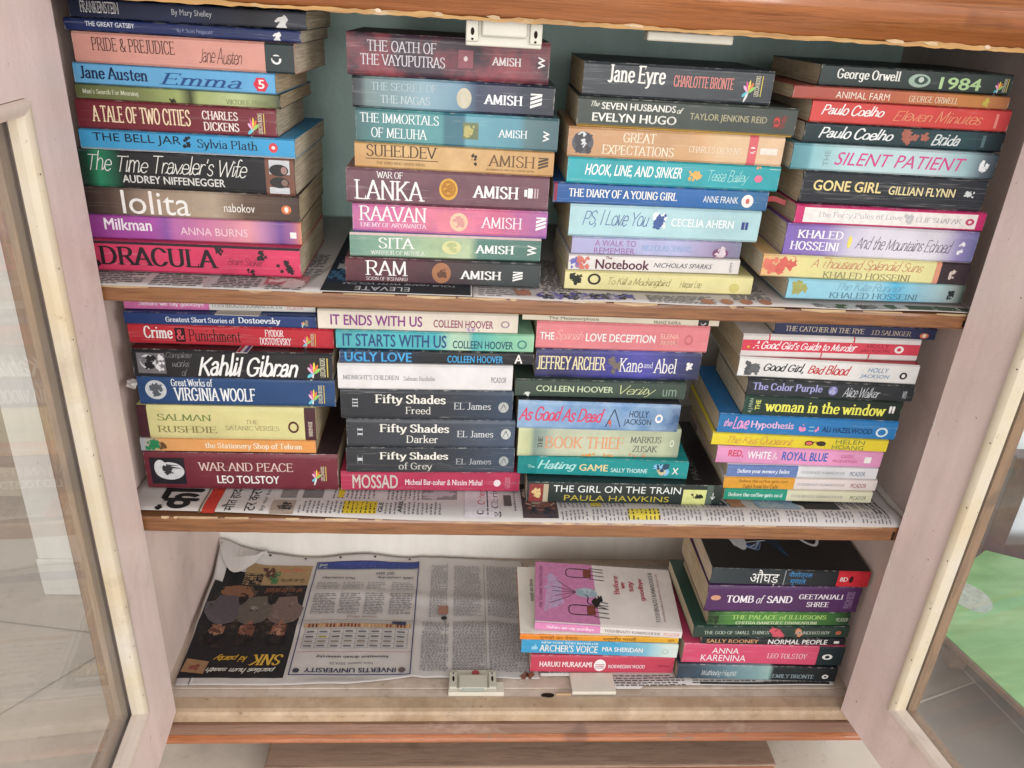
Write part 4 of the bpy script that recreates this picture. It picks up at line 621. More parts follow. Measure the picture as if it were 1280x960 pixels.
{'x': 0.6687, 'y': 0.0252, 'z': 0.6602, 'yaw': -0.0252, 'L': 0.1837, 'T': 0.0321, 'D': 0.125, 'pg': 1, 'col': '#2a2e36', 'label': 'thick charcoal paperback with cream yellow capitals', 'group': 'books on the upper shelf', 'items': [('T', 'GONE GIRL', 'b', 0.0609, 0.4302, 0.42, 0.74, '#f2dc98'), ('A', 'GILLIAN FLYNN', 'b', 0.4708, 0.8338, 0.4, 0.66, '#ecdca8'), ('b', 0.8806, 0.9471, 0.4, 0.66, '#d8dcdc', 64)], 'gloss': 0.07},
{'x': 0.6666, 'y': 0.0216, 'z': 0.6409, 'yaw': -0.0077, 'L': 0.1939, 'T': 0.019, 'D': 0.124, 'pg': 3, 'col': '#d83a78', 'label': 'magenta paperback with a white panel along its spine', 'group': 'books on the upper shelf', 'items': [('r', 0.0428, 0.956, 0.12, 0.88, '#f2ece8'), ('T', 'The Forty Rules of Love', 'r', 0.1141, 0.56, 0.34, 0.7, '#b8b2ba'), ('b', 0.566, 0.6195, 0.15, 0.8, '#c4c0c4', 65), ('A', 'ELIF SHAFAK', 'r', 0.6314, 0.8775, 0.36, 0.62, '#a8a0aa'), ('e', 0.8966, 0.9441, 0.3, 0.66, '#c85070'), ('e', 0.9108, 0.9298, 0.4, 0.56, '#f0dce0')], 'gloss': 0.28},
{'x': 0.6623, 'y': 0.0237, 'z': 0.6086, 'yaw': -0.0281, 'L': 0.196, 'T': 0.032, 'D': 0.132, 'pg': 0, 'col': [(0, '#886cbe'), (0.2, '#9a82c8'), (0.34, '#d8d2e8'), (0.5, '#e8e4f0'), (0.8, '#e6e4f0'), (0.92, '#9a90c8'), (1, '#7676aa')], 'label': 'thick lavender and white paperback with grey handwriting', 'group': 'books on the upper shelf', 'items': [('A', 'KHALED', 'R', 0.0585, 0.2971, 0.56, 0.82, '#f4f2fa'), ('A', 'HOSSEINI', 'R', 0.0313, 0.2877, 0.18, 0.46, '#f4f2fa'), ('e', 0.3255, 0.3467, 0.3, 0.7, '#f0e070'), ('T', 'And the Mountains Echoed', 'h', 0.3703, 0.8783, 0.28, 0.72, '#6a6070'), ('b', 0.9055, 0.9409, 0.25, 0.7, '#f0eef6', 66)], 'gloss': 0.19},
{'x': 0.6444, 'y': 0.024, 'z': 0.585, 'yaw': -0.0279, 'L': 0.2149, 'T': 0.0234, 'D': 0.126, 'pg': 2, 'col': [(0, '#f0bc80'), (0.1, '#f0d49c'), (0.2, '#eee4a0'), (0.83, '#ebe6a6'), (1, '#e8dca0')], 'label': 'pale yellow paperback with red blossoms at the left end and a dark right end', 'group': 'books on the upper shelf', 'items': [('b', -0.0049, 0.0912, 0.0, 1, '#e07868', 67), ('b', 0.0584, 0.1654, 0.1, 1, '#d8685c', 68), ('T', 'A Thousand Splendid Suns', 'h', 0.2309, 0.7735, 0.4, 0.97, '#c87868'), ('A', 'KHALED HOSSEINI', 'r', 0.2964, 0.7222, 0.06, 0.36, '#8f8a66'), ('r', 0.8586, 1.0136, 0, 1, '#3a2c34'), ('r', 0.8335, 0.8586, 0, 1, '#e29c80'), ('b', 0.9045, 0.9405, 0.2, 0.7, '#d8c8c0', 69)], 'gloss': 0.1},
{'x': 0.6734, 'y': 0.0192, 'z': 0.5635, 'yaw': 0.0118, 'L': 0.1901, 'T': 0.0212, 'D': 0.126, 'pg': 4, 'col': [(0, '#98d2e6'), (0.5, '#a6dcf0'), (0.6, '#5fc0e8'), (0.68, '#8fd0ea'), (0.85, '#b4d4dc'), (0.94, '#a4b0ae'), (1, '#3c463e')], 'label': 'light sky blue paperback at the bottom of the right stack on the top shelf', 'group': 'books on the upper shelf', 'items': [('b', 0.0096, 0.1306, 0.1, 0.95, '#a8a860', 70), ('T', 'The Kite Runner', 'h', 0.2771, 0.6529, 0.5, 0.92, '#7aa4bc'), ('A', 'KHALED HOSSEINI', 'r', 0.2389, 0.7395, 0.12, 0.42, '#5a7f92'), ('b', 0.9051, 0.9433, 0.2, 0.7, '#2a3234', 71)], 'gloss': 0.31},
{'x': -0.0133, 'y': 0.0729, 'z': 0.5079, 'yaw': 0.0321, 'L': 0.1981, 'T': 0.0122, 'D': 0.126, 'pg': 1, 'col': '#ecebe6', 'label': 'thin pink and white paperback tucked right under the upper shelf at the left', 'group': 'books on the middle shelf', 'items': [('r', -0.0024, 0.44, 0, 1, '#d977b0'), ('T', 'Before we say goodbye', 'R', 0.0759, 0.4136, 0.3, 0.78, '#f6eaf2'), ('A', 'TOSHIKAZU KAWAGUCHI', 'r', 0.4479, 0.8248, 0.34, 0.64, '#808080'), ('M', 'PICADOR', 's', 0.8492, 0.9373, 0.24, 0.6, '#d88a90')], 'gloss': 0.22},
{'x': -0.0123, 'y': 0.0654, 'z': 0.4939, 'yaw': 0.0159, 'L': 0.1993, 'T': 0.0137, 'D': 0.14, 'pg': 3, 'col': '#27417c', 'label': 'navy blue thin paperback with white lettering lying on the red book', 'group': 'books on the middle shelf', 'items': [('T', 'Greatest Short Stories of', 'R', 0.2129, 0.5714, 0.28, 0.72, '#e0e8f4'), ('T', 'Dostoevsky', 'R', 0.5889, 0.81, 0.2, 0.84, '#e8eef6'), ('F', 0.9172, 0.9562, 0.2, 0.7)], 'gloss': 0.13},
{'x': -0.0112, 'y': 0.0681, 'z': 0.4707, 'yaw': -0.0029, 'L': 0.2159, 'T': 0.0229, 'D': 0.138, 'pg': 0, 'col': '#c92f3e', 'label': 'crimson red paperback in the stack at the left of the middle shelf', 'group': 'books on the middle shelf', 'items': [('T', 'Crime', 'R', 0.0738, 0.2124, 0.3, 0.92, '#f4f2ee'), ('r', 0.2242, 0.2726, 0.16, 0.86, '#2a1012'), ('T', '&', 'R', 0.2306, 0.2671, 0.26, 0.78, '#d85060'), ('T', 'Punishment', 'r', 0.2881, 0.5433, 0.2, 0.84, '#3a1014'), ('A', 'FYODOR', 'R', 0.6618, 0.7548, 0.56, 0.9, '#f8ecec'), ('A', 'DOSTOYEVSKY', 'R', 0.6345, 0.7894, 0.14, 0.5, '#f8ecec'), ('F', 0.8441, 0.9125, 0.14, 0.78)], 'gloss': 0.04},
{'x': -0.0063, 'y': 0.0543, 'z': 0.4376, 'yaw': 0.007, 'L': 0.2105, 'T': 0.0328, 'D': 0.15, 'pg': 2, 'col': '#26262a', 'label': 'thick black book with bold white brush lettering and a small grey portrait', 'group': 'books on the middle shelf', 'items': [('r', 0.024, 0.1627, 0.15, 0.88, '#77757a'), ('e', 0.0379, 0.1165, 0.3, 0.82, '#d8d8da'), ('b', 0.0564, 0.1211, 0.3, 0.8, '#222226', 72), ('b', 0.1118, 0.1627, 0.15, 0.85, '#e6e6e8', 73), ('T', 'Complete', 'h', 0.1691, 0.2985, 0.68, 0.94, '#8a8a8c'), ('T', 'works', 'h', 0.1969, 0.2828, 0.4, 0.64, '#8a8a8c'), ('T', 'of', 'h', 0.2384, 0.2689, 0.08, 0.34, '#8a8a8c'), ('A', 'Kahlil Gibran', 'H', 0.3198, 0.8262, 0.1, 0.96, '#f6f6f4'), ('F', 0.8651, 0.9787, 0.16, 0.84)], 'top': '#2a1c1e', 'gloss': 0.25},
{'x': -0.0056, 'y': 0.0561, 'z': 0.4033, 'yaw': 0.0202, 'L': 0.2106, 'T': 0.034, 'D': 0.14, 'pg': 4, 'col': '#2a4e80', 'label': 'deep blue thick paperback with a white oval portrait at the left end', 'group': 'books on the middle shelf', 'items': [('e', 0.0351, 0.1412, 0.2, 0.88, '#cfd4d8'), ('b', 0.0512, 0.1222, 0.3, 0.8, '#5a6068', 74), ('T', 'Great Works of', 'R', 0.1677, 0.3761, 0.68, 0.95, '#e6ecf2'), ('A', 'VIRGINIA WOOLF', 'R', 0.1743, 0.5883, 0.16, 0.64, '#f2f6f8'), ('F', 0.8565, 0.9465, 0.14, 0.8)], 'gloss': 0.16},
{'x': -0.0108, 'y': 0.0546, 'z': 0.3616, 'yaw': 0.0101, 'L': 0.1934, 'T': 0.0414, 'D': 0.128, 'pg': 1, 'col': '#e7df9e', 'label': 'cream yellow thick paperback with dark maroon bands at both spine ends', 'group': 'books on the middle shelf', 'items': [('r', -0.0051, 0.056, 0, 1, '#4a2630'), ('r', 0.9353, 1.0036, 0, 1, '#4a2630'), ('A', 'SALMAN', 'r', 0.11, 0.4126, 0.56, 0.76, '#7a8a50'), ('A', 'RUSHDIE', 'r', 0.1019, 0.4361, 0.2, 0.4, '#8a7a4c'), ('T', 'THE', 'r', 0.6011, 0.6724, 0.5, 0.62, '#a89870'), ('T', 'SATANIC VERSES', 'r', 0.484, 0.7896, 0.3, 0.44, '#a89870'), ('O', 0.8406, 0.9017, 0.24, 0.6, '#5a2a2a'), ('V', 'RANDOM HOUSE', 'b', 0.9557, 0.9801, 0.15, 0.6, '#e0d4c0')], 'gloss': 0.07},
{'x': -0.0126, 'y': 0.0552, 'z': 0.3442, 'yaw': 0.0108, 'L': 0.1933, 'T': 0.0171, 'D': 0.128, 'pg': 3, 'col': [(0, '#b8c4d0'), (0.08, '#d2b494'), (0.13, '#eeb070'), (0.5, '#f0a860'), (1, '#eaa058')], 'label': 'thin light orange paperback lying on the maroon book of the middle shelf', 'group': 'books on the middle shelf', 'items': [('b', 0.0217, 0.1253, 0.1, 0.95, '#2f8a58', 75), ('b', 0.1046, 0.1491, 0.1, 0.9, '#6a4a30', 76), ('T', 'the Stationery Shop of Tehran', 'R', 0.3634, 0.9224, 0.22, 0.76, '#f8e8d0')], 'gloss': 0.28},
{'x': -0.0113, 'y': 0.054, 'z': 0.2955, 'yaw': 0.0083, 'L': 0.2162, 'T': 0.0484, 'D': 0.15, 'pg': 0, 'col': '#792f3c', 'label': 'very thick maroon paperback with a white bearded portrait, bottom of the left stack', 'group': 'books on the middle shelf', 'items': [('r', 0.0265, 0.2035, 0.14, 0.86, '#25222a'), ('e', 0.0498, 0.1989, 0.26, 0.74, '#d8dadc'), ('e', 0.047, 0.1122, 0.34, 0.8, '#e0e2e4'), ('b', 0.0871, 0.1476, 0.36, 0.66, '#3a383c', 77), ('T', 'WAR AND PEACE', 'r', 0.2706, 0.7643, 0.52, 0.76, '#e4c8c0'), ('A', 'LEO TOLSTOY', 'b', 0.3638, 0.6879, 0.18, 0.4, '#f6f2ee'), ('F', 0.8575, 0.9395, 0.28, 0.68)], 'top': '#3a2a2c', 'gloss': 0.19},
{'x': 0.1898, 'y': 0.0622, 'z': 0.4964, 'yaw': 0.0122, 'L': 0.214, 'T': 0.0225, 'D': 0.13, 'pg': 2, 'col': '#efe5d6', 'label': 'cream white paperback with purple capitals right below the upper shelf', 'group': 'books on the middle shelf', 'items': [('T', 'IT ENDS WITH US', 'b', 0.062, 0.5172, 0.24, 0.78, '#8a3a88'), ('A', 'COLLEEN HOOVER', 'b', 0.5733, 0.8747, 0.24, 0.64, '#a05a78'), ('b', 0.7271, 0.8267, 0, 0.25, '#b89ac8', 78), ('O', 0.9127, 0.9579, 0.3, 0.66, '#a890a0')], 'gloss': 0.1},
{'x': 0.2083, 'y': 0.0604, 'z': 0.475, 'yaw': 0.018, 'L': 0.2142, 'T': 0.0212, 'D': 0.13, 'pg': 4, 'col': [(0, '#5abcc4'), (0.5, '#4fc0cc'), (0.54, '#8fd4cc'), (0.58, '#c0e6cc'), (0.66, '#c4e6cc'), (0.69, '#5fc8c8'), (0.85, '#8fd8b8'), (1, '#aadfba')], 'label': 'aqua and mint green paperback with dark blue capitals', 'group': 'books on the middle shelf', 'items': [('T', 'IT STARTS WITH US', 'b', 0.0329, 0.5537, 0.16, 0.86, '#2a4f80'), ('A', 'COLLEEN HOOVER', 'b', 0.5857, 0.8945, 0.16, 0.6, '#2a5a70'), ('O', 0.9146, 0.9648, 0.2, 0.7, '#4a8a84')], 'gloss': 0.31},
{'x': 0.2119, 'y': 0.057, 'z': 0.4598, 'yaw': 0.0351, 'L': 0.2122, 'T': 0.0148, 'D': 0.128, 'pg': 1, 'col': [(0, '#1f3f6a'), (0.3, '#223656'), (0.42, '#22262e'), (1, '#212328')], 'label': 'thin black paperback with bright blue capitals, lying on the plain white book', 'group': 'books on the middle shelf', 'items': [('T', 'UGLY LOVE', 'b', 0.026, 0.3647, 0.14, 0.9, '#4aaee8'), ('A', 'COLLEEN HOOVER', 'b', 0.5488, 0.8372, 0.14, 0.72, '#4aaee8'), ('M', 'A', 'b', 0.8977, 0.9395, 0.14, 0.86, '#f4f2ee')], 'gloss': 0.22},
{'x': 0.2094, 'y': 0.055, 'z': 0.4288, 'yaw': 0.029, 'L': 0.1918, 'T': 0.0307, 'D': 0.125, 'pg': 3, 'col': '#efedee', 'label': 'plain white paperback with small grey lettering', 'group': 'books on the middle shelf', 'items': [('T', "MIDNIGHT'S CHILDREN", 'r', 0.0287, 0.3461, 0.4, 0.58, '#77777c'), ('A', 'Salman Rushdie', 'r', 0.3707, 0.5509, 0.38, 0.56, '#88888c'), ('M', 'PICADOR', 's', 0.8756, 0.9647, 0.34, 0.56, '#707078')], 'gloss': 0.13},
{'x': 0.211, 'y': 0.056, 'z': 0.3916, 'yaw': 0.0163, 'L': 0.1922, 'T': 0.0369, 'D': 0.128, 'pg': 0, 'col': [(0, '#33353a'), (0.6, '#373b43'), (1, '#405066')], 'label': 'charcoal grey paperback marked with three strokes, lying under the plain white book', 'group': 'books on the middle shelf', 'items': [('V', 'III', 'r', 0.0676, 0.0991, 0.4, 0.72, '#c8ccd0'), ('T', 'Fifty Shades', 'R', 0.1966, 0.6057, 0.48, 0.86, '#f0eee4'), ('T', 'Freed', 'r', 0.3718, 0.5218, 0.2, 0.46, '#e0ded6'), ('A', 'EL James', 'r', 0.6529, 0.871, 0.38, 0.62, '#d0d4d6'), ('e', 0.915, 0.9759, 0.3, 0.66, '#b8bcbc'), ('X', 0.9234, 0.9675, 0.36, 0.6, '#6a6e74')], 'gloss': 0.04},
{'x': 0.2165, 'y': 0.0554, 'z': 0.3554, 'yaw': 0.0224, 'L': 0.1912, 'T': 0.036, 'D': 0.128, 'pg': 2, 'col': [(0, '#3a3d43'), (0.6, '#454b55'), (1, '#4f5f76')], 'label': 'charcoal grey paperback marked with two strokes, between two books like it', 'group': 'books on the middle shelf', 'items': [('V', 'II', 'r', 0.0636, 0.0938, 0.4, 0.72, '#c8ccd0'), ('T', 'Fifty Shades', 'R', 0.1929, 0.6045, 0.48, 0.86, '#f0eee4'), ('T', 'Darker', 'r', 0.3491, 0.5399, 0.18, 0.46, '#eceae2'), ('A', 'EL James', 'r', 0.6509, 0.8696, 0.4, 0.64, '#dcdee0'), ('e', 0.9149, 0.9752, 0.34, 0.72, '#c8ccca'), ('X', 0.9235, 0.9666, 0.4, 0.66, '#6a6e74')], 'gloss': 0.25},
{'x': 0.2152, 'y': 0.0533, 'z': 0.322, 'yaw': 0.0311, 'L': 0.1938, 'T': 0.0331, 'D': 0.128, 'pg': 4, 'col': [(0, '#33353a'), (0.6, '#373b43'), (1, '#405066')], 'label': 'charcoal grey paperback marked with one stroke, lying on the raspberry book', 'group': 'books on the middle shelf', 'items': [('V', 'I', 'r', 0.0656, 0.0957, 0.4, 0.72, '#c8ccd0'), ('T', 'Fifty Shades', 'R', 0.1946, 0.6011, 0.48, 0.86, '#f0eee4'), ('T', 'of Grey', 'r', 0.3075, 0.5065, 0.08, 0.44, '#d0cec6'), ('A', 'EL James', 'r', 0.6462, 0.8613, 0.36, 0.6, '#b4b8bc'), ('e', 0.9065, 0.9645, 0.3, 0.7, '#a8acae'), ('X', 0.9151, 0.9559, 0.36, 0.64, '#6a6e74')], 'gloss': 0.16},
{'x': 0.2077, 'y': 0.056, 'z': 0.2955, 'yaw': 0.0153, 'L': 0.2092, 'T': 0.0262, 'D': 0.13, 'pg': 1, 'col': '#bf3a5c', 'label': 'raspberry red paperback with silver capitals, at the bottom of its stack', 'group': 'books on the middle shelf', 'items': [('T', 'MOSSAD', 'b', 0.063, 0.3149, 0.14, 0.86, '#cdc4bc'), ('A', 'Micheal Bar-zohar & Nissim Mishal', 'b', 0.3552, 0.7884, 0.34, 0.64, '#f4e0e4'), ('e', 0.8519, 0.8922, 0.3, 0.66, '#f0dce0'), ('V', 'A JAICO BOOK', 's', 0.9164, 0.9547, 0.2, 0.8, '#e4a8b8')], 'gloss': 0.07},
{'x': 0.4086, 'y': 0.0697, 'z': 0.5113, 'yaw': -0.0078, 'L': 0.218, 'T': 0.0104, 'D': 0.12, 'pg': 3, 'col': '#e9e0cc', 'label': 'thin cream paperback squeezed under the upper shelf above the pink book', 'group': 'books on the middle shelf', 'items': [('T', 'The Metamorphosis', 's', 0.1322, 0.3858, 0.12, 0.55, '#404040'), ('A', 'FRANZ KAFKA', 's', 0.6662, 0.8042, 0.12, 0.45, '#404040'), ('r', 0.8932, 0.9466, 0, 1, '#242428'), ('e', 0.9065, 0.9332, 0.1, 0.55, '#f4f2ee')], 'gloss': 0.28},
{'x': 0.4249, 'y': 0.0691, 'z': 0.4788, 'yaw': 0.0025, 'L': 0.1934, 'T': 0.0322, 'D': 0.13, 'pg': 0, 'col': '#ed8d95', 'label': 'thick flamingo pink paperback with white capitals', 'group': 'books on the middle shelf', 'items': [('T', 'THE', 'b', 0.0214, 0.1047, 0.34, 0.62, '#f4f2ee'), ('T', 'Spanish', 'h', 0.1159, 0.2705, 0.28, 0.72, '#fac8c0'), ('T', 'LOVE DECEPTION', 'b', 0.2857, 0.6894, 0.32, 0.62, '#f4f2ee'), ('A', 'ELENA', 'b', 0.7178, 0.8246, 0.5, 0.68, '#f8bcae'), ('A', 'ARMAS', 'b', 0.7178, 0.8246, 0.26, 0.44, '#f8bcae'), ('O', 0.8602, 0.909, 0.28, 0.66, '#c87078')], 'gloss': 0.19},
{'x': 0.4263, 'y': 0.0679, 'z': 0.4442, 'yaw': 0.0085, 'L': 0.1879, 'T': 0.0342, 'D': 0.13, 'pg': 2, 'col': [(0, '#3a3a4c'), (0.3, '#42427e'), (0.45, '#4a489a'), (0.65, '#5c5aba'), (0.8, '#4a4a88'), (1, '#33384c')], 'label': 'indigo blue thick paperback with cream serif capitals', 'group': 'books on the middle shelf', 'items': [('A', 'JEFFREY ARCHER', 'R', 0.0085, 0.4234, 0.28, 0.78, '#efe4b8'), ('b', 0.4309, 0.5128, 0.1, 0.95, '#7a7068', 81), ('T', 'Kane', 'r', 0.5053, 0.6489, 0.26, 0.76, '#f4f2ee'), ('T', 'and', 'r', 0.6543, 0.7106, 0.42, 0.64, '#d8d8ec'), ('T', 'Abel', 'r', 0.7149, 0.8564, 0.24, 0.78, '#f4f2ee'), ('b', 0.9128, 0.9628, 0.35, 0.66, '#f4f2ee', 82)], 'noise': ('#6a66c0', 12, 0.3), 'gloss': 0.1},
{'x': 0.4046, 'y': 0.0609, 'z': 0.4226, 'yaw': 0.0053, 'L': 0.1952, 'T': 0.0214, 'D': 0.128, 'pg': 4, 'col': '#43534a', 'label': 'moss green thin paperback sticking out left under the indigo book', 'group': 'books on the middle shelf', 'items': [('A', 'COLLEEN HOOVER', 'b', 0.1219, 0.5725, 0.34, 0.7, '#d2dfbc'), ('T', 'Verity', 'h', 0.6114, 0.8233, 0.14, 0.82, '#d4dca4'), ('M', 'um', 's', 0.8643, 0.9462, 0.2, 0.62, '#8aa090'), ('b', 0.0348, 0.0932, 0, 0.3, '#e0e6e0', 83)], 'gloss': 0.31},
{'x': 0.4089, 'y': 0.0517, 'z': 0.3867, 'yaw': -0.0129, 'L': 0.1845, 'T': 0.0355, 'D': 0.128, 'pg': 1, 'col': [(0, '#88aad0'), (0.3, '#7ba2d0'), (0.7, '#7098c8'), (0.9, '#5f84b0'), (1, '#3f5a80')], 'label': 'cloudy blue paperback with red brush lettering', 'group': 'books on the middle shelf', 'items': [('T', 'As Good As Dead', 'H', 0.0065, 0.5331, 0.28, 0.84, '#da4a6e'), ('X', 0.544, 0.6417, 0.15, 0.8, '#2f3f5c'), ('b', 0.557, 0.582, 0.15, 0.42, '#d86a58', 84), ('A', 'HOLLY', 's', 0.6873, 0.8067, 0.52, 0.76, '#25304a'), ('A', 'JACKSON', 's', 0.658, 0.8284, 0.2, 0.46, '#25304a'), ('e', 0.8502, 0.8969, 0.34, 0.66, '#f4f2ee'), ('e', 0.861, 0.8871, 0.42, 0.58, '#7098c8')], 'noise': ('#b4cee8', 12, 0.6), 'top': '#26262e', 'gloss': 0.22},
{'x': 0.4115, 'y': 0.055, 'z': 0.3478, 'yaw': 0.0141, 'L': 0.19, 'T': 0.0386, 'D': 0.126, 'pg': 3, 'col': [(0, '#d8dcae'), (0.07, '#c4ca9e'), (0.1, '#7f958c'), (0.16, '#9eaea0'), (0.24, '#d8dcc0'), (0.9, '#c8d0b0'), (1, '#a0aa90')], 'label': 'pale sage and cream paperback with orange lettering', 'group': 'books on the middle shelf', 'items': [('V', 'THE', 'R', 0.1211, 0.1504, 0.3, 0.7, '#4a4a44'), ('T', 'BOOK THIEF', 'r', 0.1622, 0.6512, 0.3, 0.7, '#e89c74'), ('A', 'MARKUS', 'r', 0.689, 0.8837, 0.52, 0.74, '#62625a'), ('A', 'ZUSAK', 'r', 0.7107, 0.8675, 0.2, 0.42, '#62625a'), ('b', 0.3591, 0.4997, -0.0, 0.2, '#e0963c', 85), ('b', 0.5214, 0.6079, -0.0, 0.14, '#e0a05c', 86), ('b', 0.6512, 0.8134, -0.0, 0.16, '#d89068', 87), ('O', 0.9378, 0.9648, 0.4, 0.64, '#e8ecd8')], 'noise': ('#8ea596', 10, 0.25), 'gloss': 0.13},
{'x': 0.4131, 'y': 0.0554, 'z': 0.3233, 'yaw': -0.0299, 'L': 0.2011, 'T': 0.0242, 'D': 0.134, 'pg': 0, 'col': '#1f9999', 'label': 'bright teal green paperback lying on the big black book', 'group': 'books on the middle shelf', 'items': [('r', 0.001, 0.1092, 0, 1, '#158686'), ('T', 'The', 'b', 0.0577, 0.0989, 0.4, 0.56, '#b0e4e0'), ('T', 'Hating', 'H', 0.1143, 0.3429, 0.24, 0.86, '#b4e6e2'), ('T', 'GAME', 'b', 0.3594, 0.5283, 0.32, 0.7, '#ead9a2'), ('A', 'SALLY THORNE', 'b', 0.5448, 0.7611, 0.3, 0.54, '#cdeeee'), ('b', 0.7889, 0.8919, 0.2, 0.85, '#86c4ec', 88), ('b', 0.8146, 0.8764, 0.2, 0.6, '#d8c8a0', 89), ('b', 0.8043, 0.8867, 0.4, 0.9, '#2a4a60', 90), ('M', 'X', 'b', 0.9073, 0.9434, 0.3, 0.66, '#f4f2ee')], 'gloss': 0.04},
{'x': 0.4241, 'y': 0.0383, 'z': 0.2955, 'yaw': -0.004, 'L': 0.2317, 'T': 0.0275, 'D': 0.16, 'pg': 2, 'col': '#2f3836', 'label': 'big black hardback with a yellow picture on its spine, lying on the newspaper', 'group': 'books on the middle shelf', 'items': [('r', 0.0108, 0.1079, 0.06, 0.94, '#8a3a38'), ('b', 0.018, 0.0719, 0.2, 0.8, '#e0c088', 91), ('r', 0.0827, 0.1079, 0.06, 0.94, '#b8aa90'), ('T', 'THE GIRL ON THE TRAIN', 's', 0.133, 0.7847, 0.56, 0.9, '#ecf0ec'), ('A', 'PAULA HAWKINS', 's', 0.1906, 0.7299, 0.14, 0.42, '#bdad46'), ('r', 0.7982, 0.9187, 0.04, 0.8, '#d8dc90'), ('b', 0.836, 0.9079, 0.34, 0.64, '#20261e', 92), ('r', 0.9187, 0.9528, 0, 1, '#55645a'), ('M', '↓', 'b', 0.942, 0.9663, 0.3, 0.66, '#d8dcd8')], 'gloss': 0.35, 'top': '#1d1b1d', 'art': 'train'},
{'x': 0.6862, 'y': 0.0572, 'z': 0.5096, 'yaw': -0.0304, 'L': 0.1811, 'T': 0.014, 'D': 0.112, 'pg': 4, 'col': '#2d3155', 'label': 'navy paperback tucked under the upper shelf at the right end', 'group': 'books on the middle shelf', 'items': [('T', 'THE CATCHER IN THE RYE', 'r', 0.0629, 0.552, 0.3, 0.74, '#d4c6b0'), ('A', 'J.D.SALINGER', 'r', 0.5955, 0.8482, 0.26, 0.68, '#bcae98'), ('e', 0.9004, 0.9564, 0.14, 0.6, '#d07a58'), ('e', 0.9179, 0.9403, 0.24, 0.52, '#f0e0d0')], 'gloss': 0.16},
{'x': 0.6519, 'y': 0.0548, 'z': 0.4824, 'yaw': -0.0038, 'L': 0.2027, 'T': 0.027, 'D': 0.132, 'pg': 1, 'col': '#ece4e2', 'label': 'white paperback with a broad red band along its spine near the top right', 'group': 'books on the middle shelf', 'items': [('r', -0.009, 1.0181, 0.28, 0.76, '#d8475a'), ('T', "A Good Girl's Guide to Murder", 'H', 0.0622, 0.6471, 0.36, 0.74, '#faf0f2'), ('A', 'HOLLY', 's', 0.7014, 0.8258, 0.56, 0.72, '#7a2038'), ('A', 'JACKSON', 's', 0.6697, 0.8314, 0.34, 0.5, '#7a2038'), ('e', 0.8597, 0.9118, 0.36, 0.68, '#f4f2ee'), ('e', 0.8733, 0.8982, 0.44, 0.6, '#d8475a'), ('r', 0.1414, 0.1493, 0.76, 1, '#d04858'), ('r', 0.4502, 0.457, 0, 0.28, '#d04858'), ('r', 0.6165, 0.6244, 0.76, 1, '#d04858'), ('r', 0.7183, 0.7262, 0, 0.28, '#d04858'), ('e', 0.0283, 0.0452, 0.4, 0.5, '#e8b040')], 'gloss': 0.07},
{'x': 0.6528, 'y': 0.0548, 'z': 0.458, 'yaw': -0.052, 'L': 0.2028, 'T': 0.0241, 'D': 0.132, 'pg': 3, 'col': '#f0eeec', 'label': 'white paperback with black and red brush lettering and a grey animal head', 'group': 'books on the middle shelf', 'items': [('b', 0.0319, 0.1191, 0.1, 0.9, '#55585c', 93), ('b', 0.052, 0.1191, 0.1, 0.7, '#66696c', 94), ('T', 'Good Girl,', 'H', 0.1393, 0.3652, 0.28, 0.82, '#202428'), ('T', 'Bad Blood', 'H', 0.3853, 0.6247, 0.3, 0.84, '#c83a3a'), ('A', 'HOLLY', 'i', 0.7176, 0.835, 0.54, 0.78, '#5f90b8'), ('A', 'JACKSON', 'i', 0.6806, 0.8462, 0.2, 0.44, '#5f90b8'), ('e', 0.8999, 0.9424, 0.26, 0.62, '#202428'), ('e', 0.9111, 0.9312, 0.34, 0.54, '#f0eeec')], 'top': '#c23a44', 'gloss': 0.28},
{'x': 0.6651, 'y': 0.0487, 'z': 0.4378, 'yaw': -0.0413, 'L': 0.1902, 'T': 0.0199, 'D': 0.126, 'pg': 0, 'col': '#2e3237', 'label': 'blackish paperback with a lavender serif title and rosette', 'group': 'books on the middle shelf', 'items': [('T', 'The Color Purple', 'R', 0.0295, 0.4488, 0.26, 0.84, '#a8a8dc'), ('e', 0.4849, 0.5404, 0.22, 0.8, '#7c7cb4'), ('b', 0.491, 0.5355, 0.25, 0.75, '#b0b0d8', 95), ('A', 'Alice Walker', 'h', 0.5753, 0.7982, 0.16, 0.82, '#e4e8f0'), ('M', 'wn', 's', 0.9331, 0.9572, 0.2, 0.7, '#c0c4c8')], 'gloss': 0.19},
{'x': 0.6657, 'y': 0.0496, 'z': 0.4117, 'yaw': -0.0398, 'L': 0.1821, 'T': 0.0258, 'D': 0.126, 'pg': 2, 'col': [(0, '#26483c'), (0.1, '#263a34'), (1, '#222c28')], 'label': 'dark green paperback with bold yellow lowercase title', 'group': 'books on the middle shelf', 'items': [('V', 'A.J.FINN', 's', 0.0306, 0.0611, 0.15, 0.85, '#b8c8b0'), ('V', 'THE', 'b', 0.0713, 0.1019, 0.3, 0.8, '#dce070'), ('T', 'woman in the window', 'R', 0.1299, 0.9045, 0.24, 0.82, '#eeec64'), ('M', '"', 'b', 0.9197, 0.9554, 0.4, 0.76, '#f4f2ee')], 'gloss': 0.1},
